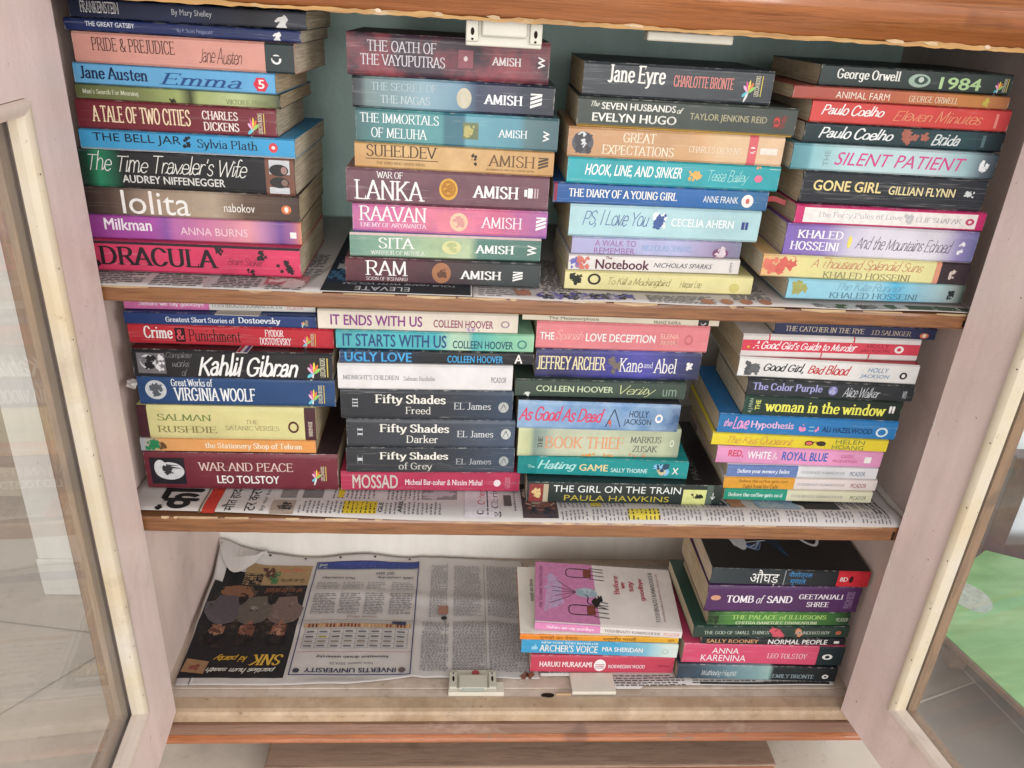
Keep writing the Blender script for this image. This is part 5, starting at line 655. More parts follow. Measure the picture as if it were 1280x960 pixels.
{'x': 0.6411, 'y': 0.0528, 'z': 0.3865, 'yaw': -0.0475, 'L': 0.2087, 'T': 0.0249, 'D': 0.134, 'pg': 4, 'col': '#2c7dbe', 'label': 'medium blue paperback with pink lettering in the right stack of the middle shelf', 'group': 'books on the middle shelf', 'items': [('T', 'the', 'H', 0.032, 0.0791, 0.36, 0.76, '#f2b0dc'), ('T', 'Love', 'H', 0.0825, 0.1723, 0.24, 0.9, '#f2a4d6'), ('T', 'Hypothesis', 'b', 0.1835, 0.4226, 0.24, 0.72, '#f2c4e6'), ('b', 0.4529, 0.4921, 0.2, 0.7, '#f090c0', 96), ('r', 0.509, 0.537, 0.3, 0.34, '#a8d8ec'), ('r', 0.509, 0.537, 0.5, 0.54, '#a8d8ec'), ('b', 0.5426, 0.5651, 0.25, 0.7, '#f090c0', 97), ('A', 'ALI HAZELWOOD', 'b', 0.5842, 0.8648, 0.28, 0.56, '#153a6a'), ('O', 0.885, 0.9523, 0.16, 0.66, '#d8ecf4')], 'gloss': 0.31},
{'x': 0.6372, 'y': 0.0528, 'z': 0.3698, 'yaw': -0.046, 'L': 0.2073, 'T': 0.0165, 'D': 0.128, 'pg': 1, 'col': '#efd93a', 'label': 'bright yellow thin paperback with a small pair of glasses drawn on its spine', 'group': 'books on the middle shelf', 'items': [('T', 'The Kiss Quotient', 'h', 0.0913, 0.4621, 0.14, 0.88, '#cf7f58'), ('X', 0.5248, 0.6503, 0.3, 0.66, '#3a2c24'), ('e', 0.5271, 0.5773, 0.3, 0.7, '#3a2c24'), ('e', 0.5933, 0.648, 0.3, 0.7, '#3a2c24'), ('e', 0.5339, 0.5705, 0.36, 0.62, '#e06a60'), ('A', 'HELEN', 's', 0.7017, 0.8671, 0.55, 0.9, '#7a8a40'), ('A', 'HOANG', 's', 0.6868, 0.8671, 0.1, 0.46, '#7a8a40')], 'gloss': 0.22},
{'x': 0.6454, 'y': 0.0505, 'z': 0.3468, 'yaw': -0.0251, 'L': 0.1983, 'T': 0.0227, 'D': 0.128, 'pg': 3, 'col': '#eb9fcb', 'label': 'candy pink paperback with red, white and blue lettering', 'group': 'books on the middle shelf', 'items': [('T', 'RED,', 'b', 0.0691, 0.1601, 0.38, 0.82, '#d8485c'), ('T', 'WHITE', 'b', 0.1844, 0.3263, 0.34, 0.78, '#faf2f6'), ('T', '&', 'r', 0.336, 0.3663, 0.34, 0.74, '#f8dcea'), ('T', 'ROYAL BLUE', 'b', 0.3942, 0.6695, 0.3, 0.82, '#3a6ac0'), ('A', 'CASEY', 's', 0.7483, 0.8235, 0.56, 0.74, '#cc5a84'), ('A', 'McQUISTON', 's', 0.7059, 0.8514, 0.26, 0.44, '#cc5a84'), ('r', 0.8939, 0.9351, 0.3, 0.66, '#f4f2ee')], 'gloss': 0.13},
{'x': 0.6605, 'y': 0.0475, 'z': 0.3302, 'yaw': -0.0078, 'L': 0.1831, 'T': 0.0162, 'D': 0.126, 'pg': 0, 'col': '#e8e8ec', 'label': 'thin white and slate blue paperback, third from the bottom of the right stack', 'group': 'books on the middle shelf', 'items': [('r', -0.008, 0.4667, 0, 1, '#6a82b8'), ('T', 'Before your memory fades', 'R', 0.0667, 0.4133, 0.28, 0.7, '#f2f4fa'), ('A', 'TOSHIKAZU KAWAGUCHI', 'r', 0.4867, 0.78, 0.4, 0.62, '#a0a0a8'), ('M', 'PICADOR', 's', 0.8173, 0.92, 0.3, 0.66, '#6a7a98')], 'gloss': 0.04},
{'x': 0.6585, 'y': 0.0465, 'z': 0.3139, 'yaw': -0.0031, 'L': 0.1884, 'T': 0.016, 'D': 0.126, 'pg': 2, 'col': '#ecdfdc', 'label': 'thin white and orange paperback, second from the bottom of the right stack', 'group': 'books on the middle shelf', 'items': [('r', -0.0098, 0.4595, 0, 1, '#e2a23c'), ('T', 'Before the coffee gets cold', 'R', 0.0961, 0.4163, 0.52, 0.86, '#7a5a20'), ('T', 'Tales from the Cafe', 'R', 0.1288, 0.3575, 0.1, 0.44, '#7a5a20'), ('A', 'TOSHIKAZU KAWAGUCHI', 'r', 0.4752, 0.7889, 0.4, 0.62, '#a0a0a8'), ('M', 'PICADOR', 's', 0.8307, 0.9327, 0.3, 0.66, '#a05a60')], 'gloss': 0.25},
{'x': 0.6622, 'y': 0.0471, 'z': 0.2975, 'yaw': -0.0155, 'L': 0.1822, 'T': 0.0161, 'D': 0.126, 'pg': 4, 'col': '#ebe6c8', 'label': 'thin cream and sea green paperback at the bottom of the right stack', 'group': 'books on the middle shelf', 'items': [('r', -0.0095, 0.4211, 0, 1, '#2f9a80'), ('T', 'Before the coffee gets cold', 'R', 0.0284, 0.394, 0.28, 0.7, '#ecf6f2'), ('A', 'TOSHIKAZU KAWAGUCHI', 'r', 0.4482, 0.8003, 0.4, 0.62, '#a0a0a8'), ('M', 'PICADOR', 's', 0.8517, 0.9628, 0.3, 0.66, '#7a8a60')], 'gloss': 0.16},
{'x': 0.4523, 'y': 0.0749, 'z': 0.0669, 'yaw': -0.0833, 'L': 0.197, 'T': 0.0125, 'D': 0.128, 'pg': 1, 'col': '#efe6e2', 'label': 'pink and white paperback lying face up with chairs and a black cat on its cover', 'group': 'books on the bottom shelf', 'items': [('r', -0.0056, 0.4444, 0, 1, '#e28fc0'), ('T', 'Before we say goodbye', 'R', 0.0778, 0.4033, 0.26, 0.74, '#f8e8f0'), ('A', 'TOSHIKAZU KAWAGUCHI', 'r', 0.4722, 0.85, 0.34, 0.68, '#5a5a58'), ('M', 'PICADOR', 's', 0.8778, 0.9833, 0.28, 0.72, '#e8a0a0')], 'top': '#eae2de', 'gloss': 0.07, 'art': 'cafe'},
{'x': 0.4327, 'y': 0.0664, 'z': 0.0569, 'yaw': -0.0273, 'L': 0.2136, 'T': 0.0097, 'D': 0.14, 'pg': 3, 'col': [(0, '#f08a30'), (0.4, '#f0a030'), (1, '#f0b830')], 'label': 'thin orange and white paperback directly under the face up pink one', 'group': 'books on the bottom shelf', 'items': [('T', 'गुनाहों का देवता', 's', 0.1232, 0.3623, 0.12, 0.92, '#8a4a18'), ('A', 'धर्मवीर भारती', 's', 0.5213, 0.7313, 0.12, 0.92, '#5a4010'), ('r', 0.934, 0.9756, 0.3, 0.7, '#c08a20')], 'top': '#e8e4da', 'gloss': 0.28, 'art': 'hindi'},
{'x': 0.4356, 'y': 0.0662, 'z': 0.0334, 'yaw': -0.0434, 'L': 0.2111, 'T': 0.0233, 'D': 0.13, 'pg': 0, 'col': [(0, '#42a6d8'), (0.6, '#4aaede'), (0.8, '#8fcbe4'), (0.92, '#d8ece6'), (1, '#e4f0ea')], 'label': 'bright sky blue paperback on the bottom shelf with white capitals', 'group': 'books on the bottom shelf', 'items': [('M', 'NEW YORK TIMES BESTSELLER', 'b', 0.1263, 0.4895, 0.8, 0.95, '#e0f2fa'), ('T', "ARCHER'S VOICE", 'b', 0.1158, 0.4874, 0.2, 0.74, '#f4f2ee'), ('A', 'MIA SHERIDAN', 'b', 0.5158, 0.7758, 0.36, 0.7, '#f4f2ee'), ('b', 0.0474, 0.1053, 0.3, 0.75, '#9ad4f0', 98), ('O', 0.9, 0.9421, 0.3, 0.7, '#c0d4cc')], 'gloss': 0.19},
{'x': 0.4492, 'y': 0.062, 'z': 0.003, 'yaw': -0.0129, 'L': 0.1965, 'T': 0.0301, 'D': 0.126, 'pg': 2, 'col': '#ce4a60', 'label': 'rose red paperback at the bottom of the small stack beside the newspaper', 'group': 'books on the bottom shelf', 'items': [('A', 'HARUKI MURAKAMI', 'b', 0.0624, 0.4249, 0.36, 0.68, '#faeeee'), ('e', 0.44, 0.5231, 0.14, 0.84, '#f6f0f0'), ('l', 0.4492, 0.5139, 0.3, 0.6, '#b05060', 3), ('T', 'NORWEGIAN WOOD', 'b', 0.5416, 0.7979, 0.32, 0.54, '#f8e0e4'), ('M', 'VINTAGE', 's', 0.8903, 0.9711, 0.4, 0.52, '#8a2a40')], 'gloss': 0.1},
{'x': 0.6728, 'y': 0.0599, 'z': 0.1592, 'yaw': -0.0249, 'L': 0.2079, 'T': 0.0253, 'D': 0.13, 'pg': 4, 'col': [(0, '#3a444a'), (0.3, '#2e363c'), (0.7, '#262c30'), (1, '#26282c')], 'label': 'black paperback with a bright red block on its spine, topmost on the bottom shelf', 'group': 'books on the bottom shelf', 'items': [('T', 'औघड़', 's', 0.2454, 0.4255, 0.0, 0.98, '#f4f4f2'), ('r', 0.4585, 0.4635, 0.02, 0.98, '#a0a8ac'), ('A', 'नीलोत्पल', 's', 0.4838, 0.6322, 0.5, 0.94, '#4a9ad8'), ('A', 'मृणाल', 's', 0.5016, 0.6005, 0.04, 0.44, '#4a9ad8'), ('r', 0.7971, 1.0063, 0, 1, '#d42f3c'), ('M', '8D', 'b', 0.8136, 0.8643, 0.38, 0.66, '#f4f2ee'), ('e', 0.8719, 0.8985, 0.3, 0.74, '#3a1a1c')], 'top': '#17171a', 'gloss': 0.31, 'art': 'bird'},
{'x': 0.6712, 'y': 0.0559, 'z': 0.1166, 'yaw': -0.0056, 'L': 0.2046, 'T': 0.0423, 'D': 0.128, 'pg': 1, 'col': '#573264', 'label': 'thick violet paperback with white serif capitals on the bottom shelf', 'group': 'books on the bottom shelf', 'items': [('e', 0.0243, 0.09, 0.46, 0.66, '#d09a80'), ('T', 'TOMB', 'R', 0.1267, 0.3066, 0.38, 0.66, '#f6f0f6'), ('T', 'of', 'ri', 0.3237, 0.3762, 0.36, 0.68, '#f6f0f6'), ('T', 'SAND', 'R', 0.392, 0.5575, 0.38, 0.66, '#f6f0f6'), ('A', 'GEETANJALI', 'R', 0.5968, 0.8884, 0.54, 0.74, '#f0e8f0'), ('A', 'SHREE', 'R', 0.6586, 0.807, 0.24, 0.44, '#f0e8f0'), ('V', 'PENGUIN BOOKS', 's', 0.9081, 0.9606, 0.2, 0.85, '#b090b8')], 'gloss': 0.22},
{'x': 0.6777, 'y': 0.0541, 'z': 0.0949, 'yaw': 0.0029, 'L': 0.193, 'T': 0.0214, 'D': 0.126, 'pg': 3, 'col': [(0, '#2c4228'), (0.15, '#4f8a40'), (0.5, '#5f9c4a'), (0.88, '#40703a'), (1, '#26382a')], 'label': 'leaf green paperback with pale lettering on the bottom shelf', 'group': 'books on the bottom shelf', 'items': [('T', 'THE PALACE of ILLUSIONS', 'R', 0.1625, 0.8311, 0.5, 0.86, '#acd676'), ('A', 'CHITRA BANERJEE DIVAKARUNI', 'R', 0.1979, 0.7746, 0.1, 0.34, '#d6e2c0'), ('M', 'PICADOR', 's', 0.9046, 0.9894, 0.34, 0.64, '#c8d0b8'), ('b', 0.0071, 0.0735, 0.05, 0.95, '#263a24', 99)], 'gloss': 0.13},
{'x': 0.6606, 'y': 0.0517, 'z': 0.0755, 'yaw': 0.0038, 'L': 0.2129, 'T': 0.0191, 'D': 0.14, 'pg': 0, 'col': '#33473f', 'label': 'dark green paperback with a pink flower on its spine', 'group': 'books on the bottom shelf', 'items': [('T', 'THE GOD OF SMALL THINGS', 'r', 0.0681, 0.4854, 0.34, 0.64, '#c8d4c8'), ('b', 0.4688, 0.6215, 0.0, 1, '#da5c6e', 100), ('b', 0.6508, 0.7067, 0.05, 0.9, '#d8906c', 101), ('A', 'ARUNDHATI ROY', 'r', 0.6508, 0.8798, 0.34, 0.62, '#d4d8cc'), ('e', 0.9141, 0.9523, 0.3, 0.66, '#c06a50')], 'top': '#24443c', 'gloss': 0.04},
{'x': 0.6752, 'y': 0.0527, 'z': 0.0634, 'yaw': -0.0074, 'L': 0.1967, 'T': 0.0118, 'D': 0.128, 'pg': 2, 'col': '#22272e', 'label': 'thin black paperback with orange and white capitals above the coral one', 'group': 'books on the bottom shelf', 'items': [('A', 'SALLY ROONEY', 'b', 0.0308, 0.3916, 0.26, 0.8, '#dca474'), ('T', 'NORMAL PEOPLE', 'b', 0.4587, 0.8741, 0.14, 0.84, '#f4f2ee'), ('r', 0.9203, 0.958, 0.3, 0.66, '#f4f2ee')], 'gloss': 0.25},
{'x': 0.653, 'y': 0.0534, 'z': 0.0293, 'yaw': -0.0292, 'L': 0.2199, 'T': 0.0338, 'D': 0.126, 'pg': 4, 'col': '#e2557a', 'label': 'coral pink paperback with a dark right spine end, second from the bottom of its stack', 'group': 'books on the bottom shelf', 'items': [('r', 0.8378, 1.0209, 0, 1, '#243236'), ('T', 'ANNA', 's', 0.1769, 0.3428, 0.55, 0.84, '#faf0f2'), ('T', 'KARENINA', 's', 0.1155, 0.3943, 0.16, 0.48, '#faf0f2'), ('A', 'LEO TOLSTOY', 'r', 0.5246, 0.7752, 0.36, 0.62, '#fadce4'), ('e', 0.8686, 0.9324, 0.36, 0.64, '#f4f2ee'), ('e', 0.8857, 0.9152, 0.42, 0.58, '#243236')], 'gloss': 0.16},
{'x': 0.6481, 'y': 0.0503, 'z': 0.004, 'yaw': -0.0323, 'L': 0.2211, 'T': 0.025, 'D': 0.13, 'pg': 1, 'col': [(0, '#3a4450'), (0.15, '#465a6a'), (0.3, '#6a8a98'), (0.5, '#8fb4b8'), (0.57, '#a8ccc8'), (0.6, '#2a3438'), (1, '#1e2428')], 'label': 'misty dark blue grey paperback at the bottom of the right stack on the bottom shelf', 'group': 'books on the bottom shelf', 'items': [('T', 'Wuthering Heights', 'h', 0.1558, 0.3738, 0.2, 0.74, '#eef2f2'), ('A', 'EMILY BRONTE', 'r', 0.5981, 0.8598, 0.24, 0.52, '#a4b4bc'), ('e', 0.9097, 0.9495, 0.26, 0.56, '#f4f2ee'), ('e', 0.9196, 0.9396, 0.34, 0.48, '#1e2428')], 'gloss': 0.25}]
SLIP = (0.082, 0.0639, 0.5083, 0.104, 0.0503, 0.4711, -0.012, 0.0566, 0.428, 0.6422, 0.0482, 0.6577)
EXTRA_TEXT = [('100% scholarship', 'b'), ('12', 'b'), ('AREL', 'b'), ('Admission notice scholarship desk open day', 's'), ('Courses offered', 's'), ('DI', 'B'), ('ELEVATE', 's'), ('GLE', 'b'), ('Great snacks', 'b'), ('INVERTIS UNIVERSITY', 'b'), ('Innovation driven university', 'b'), ('Merit scholarships', 'b'), ('New session 2024-25', 's'), ('Offers', 's'), ('PAULA HAWKINS', 's'), ('SAT 2024', 'b'), ('SNK', 'b'), ('THE GIRL ON THE TRAIN', 's'), ('YOUR HOME WITH VOLTAS', 'i'), ('by our bureau', 's'), ('g Clarity', 's'), ('का', 'B'), ('गुनाहों का देवता', 's'), ('टर करण मौत', 's'), ('मौत हादसा रदद', 's')]
# ------------------------------------------------------------------ books
prepare_fonts([(it[1], it[2]) for b in BOOKS for it in b['items'] if it[0] in 'TAMV' and it[2] in BF] + [('FRANKENSTEIN', 'B'), ('FRANKENSTEIN', 's'), ('LEXICON BOOKS', 'b')] + EXTRA_TEXT)
ROLE = {'T': 'title_lettering', 'A': 'author_lettering', 'M': 'print', 'V': 'print'}
HORSE = [(.1, 0), (.9, 0), (.78, .3), (1, .62), (.86, .9), (.7, 1), (.62, .86), (.3, .78), (.02, .5), (.1, .38), (.42, .5), (.3, .28)]
def items_of(b):
    """-> list of (role, polygons in unit spine coordinates, colour)"""
    asp = b['L']/b['T']; out = []
    for it in b['items']:
        k = it[0]
        if k in 'TAM':
            _, s, st, u0, u1, v0, v1, c = it
            if st == 'o':
                out.append((ROLE[k], fit(text_polys(s, 'B'), u0, u1, v0, v1), c)); du, dv = .012*(u1-u0), .1*(v1-v0)
                out.append((ROLE[k], fit(text_polys(s, 's'), u0+du, u1-du, v0+dv, v1-dv), '#15171c')); continue
            out.append((ROLE[k], fit(text_polys(s, st), u0, u1, v0, v1), c))
        elif k == 'V':
            _, s, st, u0, u1, v0, v1, c = it; out.append((ROLE[k], fit(text_polys(s, st), u0, u1, v0, v1, 1), c))
        elif k == 'r':
            u0, u1, v0, v1, c = it[1:]; u0 = max(u0, 0); u1 = min(u1, 1)
            n = max(1, int((v1-v0)*14)); mu = max(1, int((u1-u0)*10))
            out.append(('print', [[(u0+(u1-u0)*j/mu, v0+(v1-v0)*i/n), (u0+(u1-u0)*(j+1)/mu, v0+(v1-v0)*i/n), (u0+(u1-u0)*(j+1)/mu, v0+(v1-v0)*(i+1)/n), (u0+(u1-u0)*j/mu, v0+(v1-v0)*(i+1)/n)] for i in range(n) for j in range(mu)], c))
        elif k == 'e': out.append(('print', [ell(*it[1:5])], it[5]))
        elif k == 'h6': out.append(('print', [ell(*it[1:5], 6)], it[5]))
        elif k == 'b': out.append(('print', blots(max(0, it[1]), min(1, it[2]), max(.02, it[3]), min(.98, it[4]), it[6], asp), it[5]))
        elif k == 'K': out.append(('print', fit([HORSE], *it[1:5]), it[5]))
        elif k == 'O':
            u0, u1, v0, v1, c = it[1:]; A = ell(u0, u1, v0, v1, 20); cu, cv = (u0+u1)/2, (v0+v1)/2
            B = [(cu+(x-cu)*.66, cv+(y-cv)*.66) for x, y in A]
            out.append(('print', [[A[i], A[(i+1) % 20], B[(i+1) % 20], B[i]] for i in range(20)], c))
        elif k == 'l':
            u0, u1, v0, v1, c, n = it[1:]
            out.append(('print', [[(u0, v0+(v1-v0)*i/n), (u1, v0+(v1-v0)*(i+.15)/n), (u1, v0+(v1-v0)*(i+.55)/n), (u0, v0+(v1-v0)*(i+.4)/n)] for i in range(n)], c))
        elif k == 'X':
            u0, u1, v0, v1, c = it[1:]; w = (u1-u0)*.06
            out.append(('print', [[(u0, v0), (u0+w, v0), ((u0+u1)/2, v1-.06), ((u0+u1)/2-w*.5, v1)], [(u1, v0), (u1-w, v0), ((u0+u1)/2, v1-.06), ((u0+u1)/2+w*.5, v1)]], c))
        elif k == 'Z':
            u0, u1, v0, v1, c = it[1:]; h = v1-v0
            out.append(('print', [[(u0, v0+h*a), (u1, v0+h*(a+.28)), (u1, v0+h*(a+.46)), (u0, v0+h*(a+.18))] for a in (0, .27, .54)] + [[(u0, v1-h*.12), (u1, v1-h*.08), (u1, v1), (u0, v1)]], c))
        elif k == 'F':
            u0, u1, v0, v1 = it[1:5]; w = (u1-u0)*.55; cu = u0+w*.62; cv = v0+(v1-v0)*.18
            for a, c in ((150, '#f0b8d8'), (118, '#d85a9a'), (85, '#f0d850'), (52, '#e8804a'), (200, '#6cc8d8'), (235, '#e8e8e4'), (25, '#9ad06a')):
                L1 = (v1-v0)*.62; dx, dy = cos(radians(a)), sin(radians(a)); q = (w*.62)/asp*0+w*.6
                P = [(0, -.05), (.35, -.15), (.8, -.13), (1, 0), (.8, .13), (.35, .15), (0, .05)]
                out.append(('print', [[(cu+(p*dx-s*dy)*q, cv+(p*dy+s*dx)*L1) for p, s in P]], c))
            out.append(('print', fit(text_polys('LEXICON BOOKS', 'b'), u0+(u1-u0)*.62, u0+(u1-u0)*.86, v0, v1, 1), '#dcd6b8'))
            out.append(('print', [[(u1-(u1-u0)*.07, v0), (u1-(u1-u0)*.02, v0), (u1-(u1-u0)*.02, v1), (u1-(u1-u0)*.07, v1)]], '#d8c060'))
    return out
def cover_art(b, m):
    """printing on the upper cover of the few books whose cover is in view; a along the spine, q from the spine backwards"""
    L, D, z = b['L'], b['D'], b['T']+.00045; lv = [0]
    def put(polys, c):
        lv[0] += 1
        for i, p in enumerate(polys): m.poly([(x*L, .003+y*(D-.003), z+lv[0]*.00001+(i % 9)*2e-6) for x, y in p], ink(c))
    def tx(s, st, a0, a1, q0, q1, c, rot): put(fit(text_polys(s, st), a0, a1, q0, q1, rot), c)
    k = b['art']
    if k == 'cafe':
        put([[(0, 0), (.445, 0), (.42, 1), (0, 1)]], '#e08fc2')
        put([[(.06, .15), (.10, .82), (.19, .62), (.185, .3)]], '#d6aed8'); put(blots(.06, .2, .15, .85, 5, 1.4), '#cfb4de')
        r = random.Random(4); put([ell(x, x+.006, y, y+.008, 6) for x, y in [(r.uniform(.02, .4), r.uniform(.05, .95)) for _ in range(60)]], '#c878b0')
        for dy, sx in ((.64, 0), (.02, .01)):
            for y0 in (0, .16):
                put(sweep([(.26+sx, .12+dy+y0*.9), (.40+sx, .12+dy+y0*.9)], .004, .006), '#3a2a2e')
            put(sweep(crom([(.40+sx, .12+dy), (.25+sx, .12+dy), (.225+sx, .19+dy), (.25+sx, .265+dy), (.40+sx, .265+dy)], False), .004, .007), '#3a2a2e')
            put([[(.35+sx, .13+dy), (.41+sx, .11+dy), (.41+sx, .28+dy), (.35+sx, .25+dy)]], '#8a4638')
            for q in (.10, .17, .24, .29): put(sweep([(.40+sx, q+dy), (.50+sx, q+dy-.015)], .0035, .006), '#3a2a2e')
        put([ell(.29, .44, .42, .58, 24)], '#c4d6e0'); put(blots(.29, .44, .42, .58, 9, 1.4), '#a8c0d0')
        for e, f in ((.30, .10), (.42, .14), (.5, .12), (.58, .12), (.68, .16)): put(sweep(crom([(.29, .5), (.22, (.5+e)/2), (f, e)], False), .003, .004), '#6a4a5a')
        put([ell(.40, .455, .27, .42, 16, .1, 2), ell(.44, .478, .35, .44, 12), [(.455, .43), (.47, .47), (.476, .43)], [(.44, .43), (.448, .465), (.458, .43)]], '#1c1a1e')
        put(sweep(crom([(.40, .3), (.37, .34), (.375, .42), (.36, .46)], False), .004, .006), '#1c1a1e'); put(sweep([(.44, .29), (.50, .25)], .004, .006)+sweep([(.45, .36), (.51, .34)], .004, .006), '#1c1a1e')
        for s, a0, a1, q0, q1 in (('Before', .565, .605, .5, .82), ('we', .625, .65, .6, .72), ('say', .68, .72, .56, .74), ('goodbye', .745, .79, .42, .8)): tx(s, 'R', a0, a1, q0, q1, '#c8485c', 1)
        tx('TOSHIKAZU KAWAGUCHI', 'r', .835, .865, .08, .92, '#4a4648', 1); tx('Bestselling author of Before the coffee gets cold', 'r', .885, .905, .1, .9, '#b06068', 1)
        tx('THE GLOBAL BESTSELLER', 'r', .03, .05, .2, .92, '#6a4a62', 1)
    elif k == 'hindi': tx('गुनाहों का देवता', 's', .075, .11, .45, .8, '#2a2622', 1)
    elif k == 'train':
        tx('PAULA HAWKINS', 's', .86, .90, .06, .98, '#5a5c58', 1); tx('THE GIRL ON THE TRAIN', 's', .70, .76, .05, .98, '#3c3e3c', 1)
    elif k == 'bird':
        r = random.Random(2)
        for i in range(12): put(sweep(crom([(.14+i*.006, .75-i*.02), (.2+i*.012, .4-.01*i), (.3+i*.008, .33+.012*i)], False), .0022, .004), ['#e0e4e8', '#3a6ab8', '#8aa4c8'][i % 3])
        put(sweep(crom([(.1, .95), (.13, .7), (.2, .45), (.3, .38)], False), .008, .012), '#2a58a8'); put([ell(.19, .29, .30, .62, 18, .15, 3)], '#c8ccd0'); put(sweep([(.28, .42), (.42, .46)], .004, .006), '#d8dce0')
        for i in range(5): put(sweep(crom([(.25+i*.03, .7), (.4+i*.02, .5), (.52, .2)], False), .0016, .0025), '#2a5a78')
        put(sweep(crom([(.62, .75), (.66, .5), (.74, .4), (.79, .6), (.72, .7), (.66, .62)], False), .008, .02), '#e4e6e8')
        for q in ((.56, .95, .58, .62), (.50, .9, .6, .66), (.6, .98, .62, .7)): put(sweep([(q[0], q[1]), (q[2], q[3])], .007, .016), '#dfe2e4')
        put(sweep(crom([(.68, .86), (.72, .96), (.8, .9)], False), .006, .014), '#e4e6e8')
def yspine(v, T, bulge):
    r = min(.0019, T*.22); z = v*T; y = -bulge*(1-(2*v-1)**2)
    if z < r: y += r-math.sqrt(max(0, r*r-(r-z)**2))
    elif z > T-r: q = z-(T-r); y += r-math.sqrt(max(0, r*r-q*q))
    return y
def build_book(i, b):
    L, T, D = b['L'], b['T'], b['D']; R = random.Random(i*13+5)
    root = tag(empty('book', (b['x'], b['y'], b['z']+.0002), b['yaw']), b['label'], 'book', b['group'])
    bulge = R.uniform(.00004, .00016); ct = .0005 if T > .012 else .0004
    mats = [cover_mat(b['col'], L, T, b.get('noise'), b.get('gloss', .12), i+1)]
    # cover: U-shaped sheet, spine towards the viewer, slightly bowed along its length
    nv = 14; prof = []; jb = R.uniform(-.0004, .0004)
    back = [D*.5, D]
    outer = [(D, 0), (D*.5, 0), (.006, 0)] + [(yspine(k/nv, T, bulge), k/nv*T) for k in range(nv+1)] + [(.006, T), (D*.5, T), (D, T)]
    inner = [(D, T-ct), (D*.5, T-ct), (.004, T-ct), (.0012, T*.72), (.0010, T*.28), (.004, ct), (D*.5, ct), (D, ct)]
    pr = outer+inner; n = len(pr); nx = 8; vs = []; fs = []; cols = []
    for a in range(nx+1):
        x = L*a/nx
        for k, (y, z) in enumerate(pr): vs.append((x, y+(jb*sin(pi*a/nx) if y < D*.9 and k < len(outer) else 0), z))
        if a: fs += [((a-1)*n+k, (a-1)*n+(k+1) % n, a*n+(k+1) % n, a*n+k) for k in range(n)]
    m = MB(); m.raw(vs, fs, mats[0])
    no = len(outer)
    for e in (0, nx):   # end caps as strips between outer and inner outline
        o_ = [e*n+k for k in range(no)]; i_ = [e*n+no+k for k in range(len(inner))][::-1]
        ii = [i_[0], i_[1], i_[2]]+[i_[3]]*7+[i_[4]]*8+[i_[5], i_[6], i_[7]]
        for k in range(no-1):
            f = [o_[k], o_[k+1], ii[k+1], ii[k]]; f = list(dict.fromkeys(f))
            if len(f) > 2: m.f.append(tuple(f)); m.mi.append(0)
    if b.get('top'):
        tm = plain('printed_front_cover', b['top'], .38, .45, .12, .12, 25); ti = m.mat(tm)
        for k, f in enumerate(m.f):
            zs = [m.v[q][2] for q in f]; ys = [m.v[q][1] for q in f]
            if min(zs) > T-1e-6 and max(ys) > .005: m.mi[k] = ti
    # print on the spine, following its curve: lettering as parts of their own, the rest within the cover's mesh
    by = {'print': m}; nshell = len(m.f)
    for li, (role, polys, c) in enumerate(items_of(b)):
        mb = by.setdefault(role, MB()); mm = ink(c, .42)
        for q, p in enumerate(polys):
            p2 = [p[k] for k in range(len(p)) if k == 0 or p[k] != p[k-1]]
            pts = []
            for u, v in p2:
                v = min(1.0, max(0.0, v)); u_ = min(.9995, max(.0005, u))
                pts.append((u_*L, yspine(v, T, bulge)+jb*sin(pi*u_)-.0002-li*.000012-(q % 8)*2e-6, v*T))
            if len(pts) > 2: mb.poly(pts, mm)
    if b.get('art'): cover_art(b, m)
    cov = m.build('cover', root)
    bm = bmesh.new(); bm.from_mesh(cov.data); bm.faces.ensure_lookup_table()
    bmesh.ops.recalc_face_normals(bm, faces=bm.faces[:nshell])
    bmesh.ops.reverse_faces(bm, faces=[f for f in bm.faces[nshell:] if f.normal.y > .3 or f.normal.z < -.6]); bm.to_mesh(cov.data); bm.free()
    for p in cov.data.polygons: p.use_smooth = p.index < nshell and abs(p.normal.x) < .5
    cov.data.set_sharp_from_angle(angle=radians(38))
    for role, mb in by.items():
        if role != 'print' and mb.f:
            o = mb.build(role, cov)
            bm = bmesh.new(); bm.from_mesh(o.data); bmesh.ops.reverse_faces(bm, faces=[f for f in bm.faces if f.normal.y > 0]); bm.to_mesh(o.data); bm.free()
    # page block, its head and tail slightly uneven
    m = MB(); nz = max(4, int(T/.0022)); ny = 6; ins = .0005; g = [R.uniform(-.00035, .00025) for _ in range(nz+1)]
    z0, z1 = ct+.0001, T-ct-.0001; y0, y1 = .0022, D-.0008
    def pt(s, k, j): 
        z = z0+(z1-z0)*k/nz; y = y0+(y1-y0)*j/ny
        return ((ins+g[k]*.8 if s == 0 else L-ins-g[k]), y+(g[k] if j == ny else 0), z)
    for s in (0, 1):
        m.raw([pt(s, k, j) for k in range(nz+1) for j in range(ny+1)], [(k*(ny+1)+j, k*(ny+1)+j+1, (k+1)*(ny+1)+j+1, (k+1)*(ny+1)+j) for k in range(nz) for j in range(ny)], page_mat(b['pg']))
    m.raw([pt(s, k, ny) for s in (0, 1) for k in range(nz+1)], [(k, k+1, nz+1+k+1, nz+1+k) for k in range(nz)], page_mat(b['pg']))
    for k in (0, nz): m.poly([pt(0, k, 0), pt(1, k, 0), pt(1, k, ny), pt(0, k, ny)], page_mat(b['pg']))
    m.build('page_block', root)
    return root
for i, b in enumerate(BOOKS): build_book(i, b)
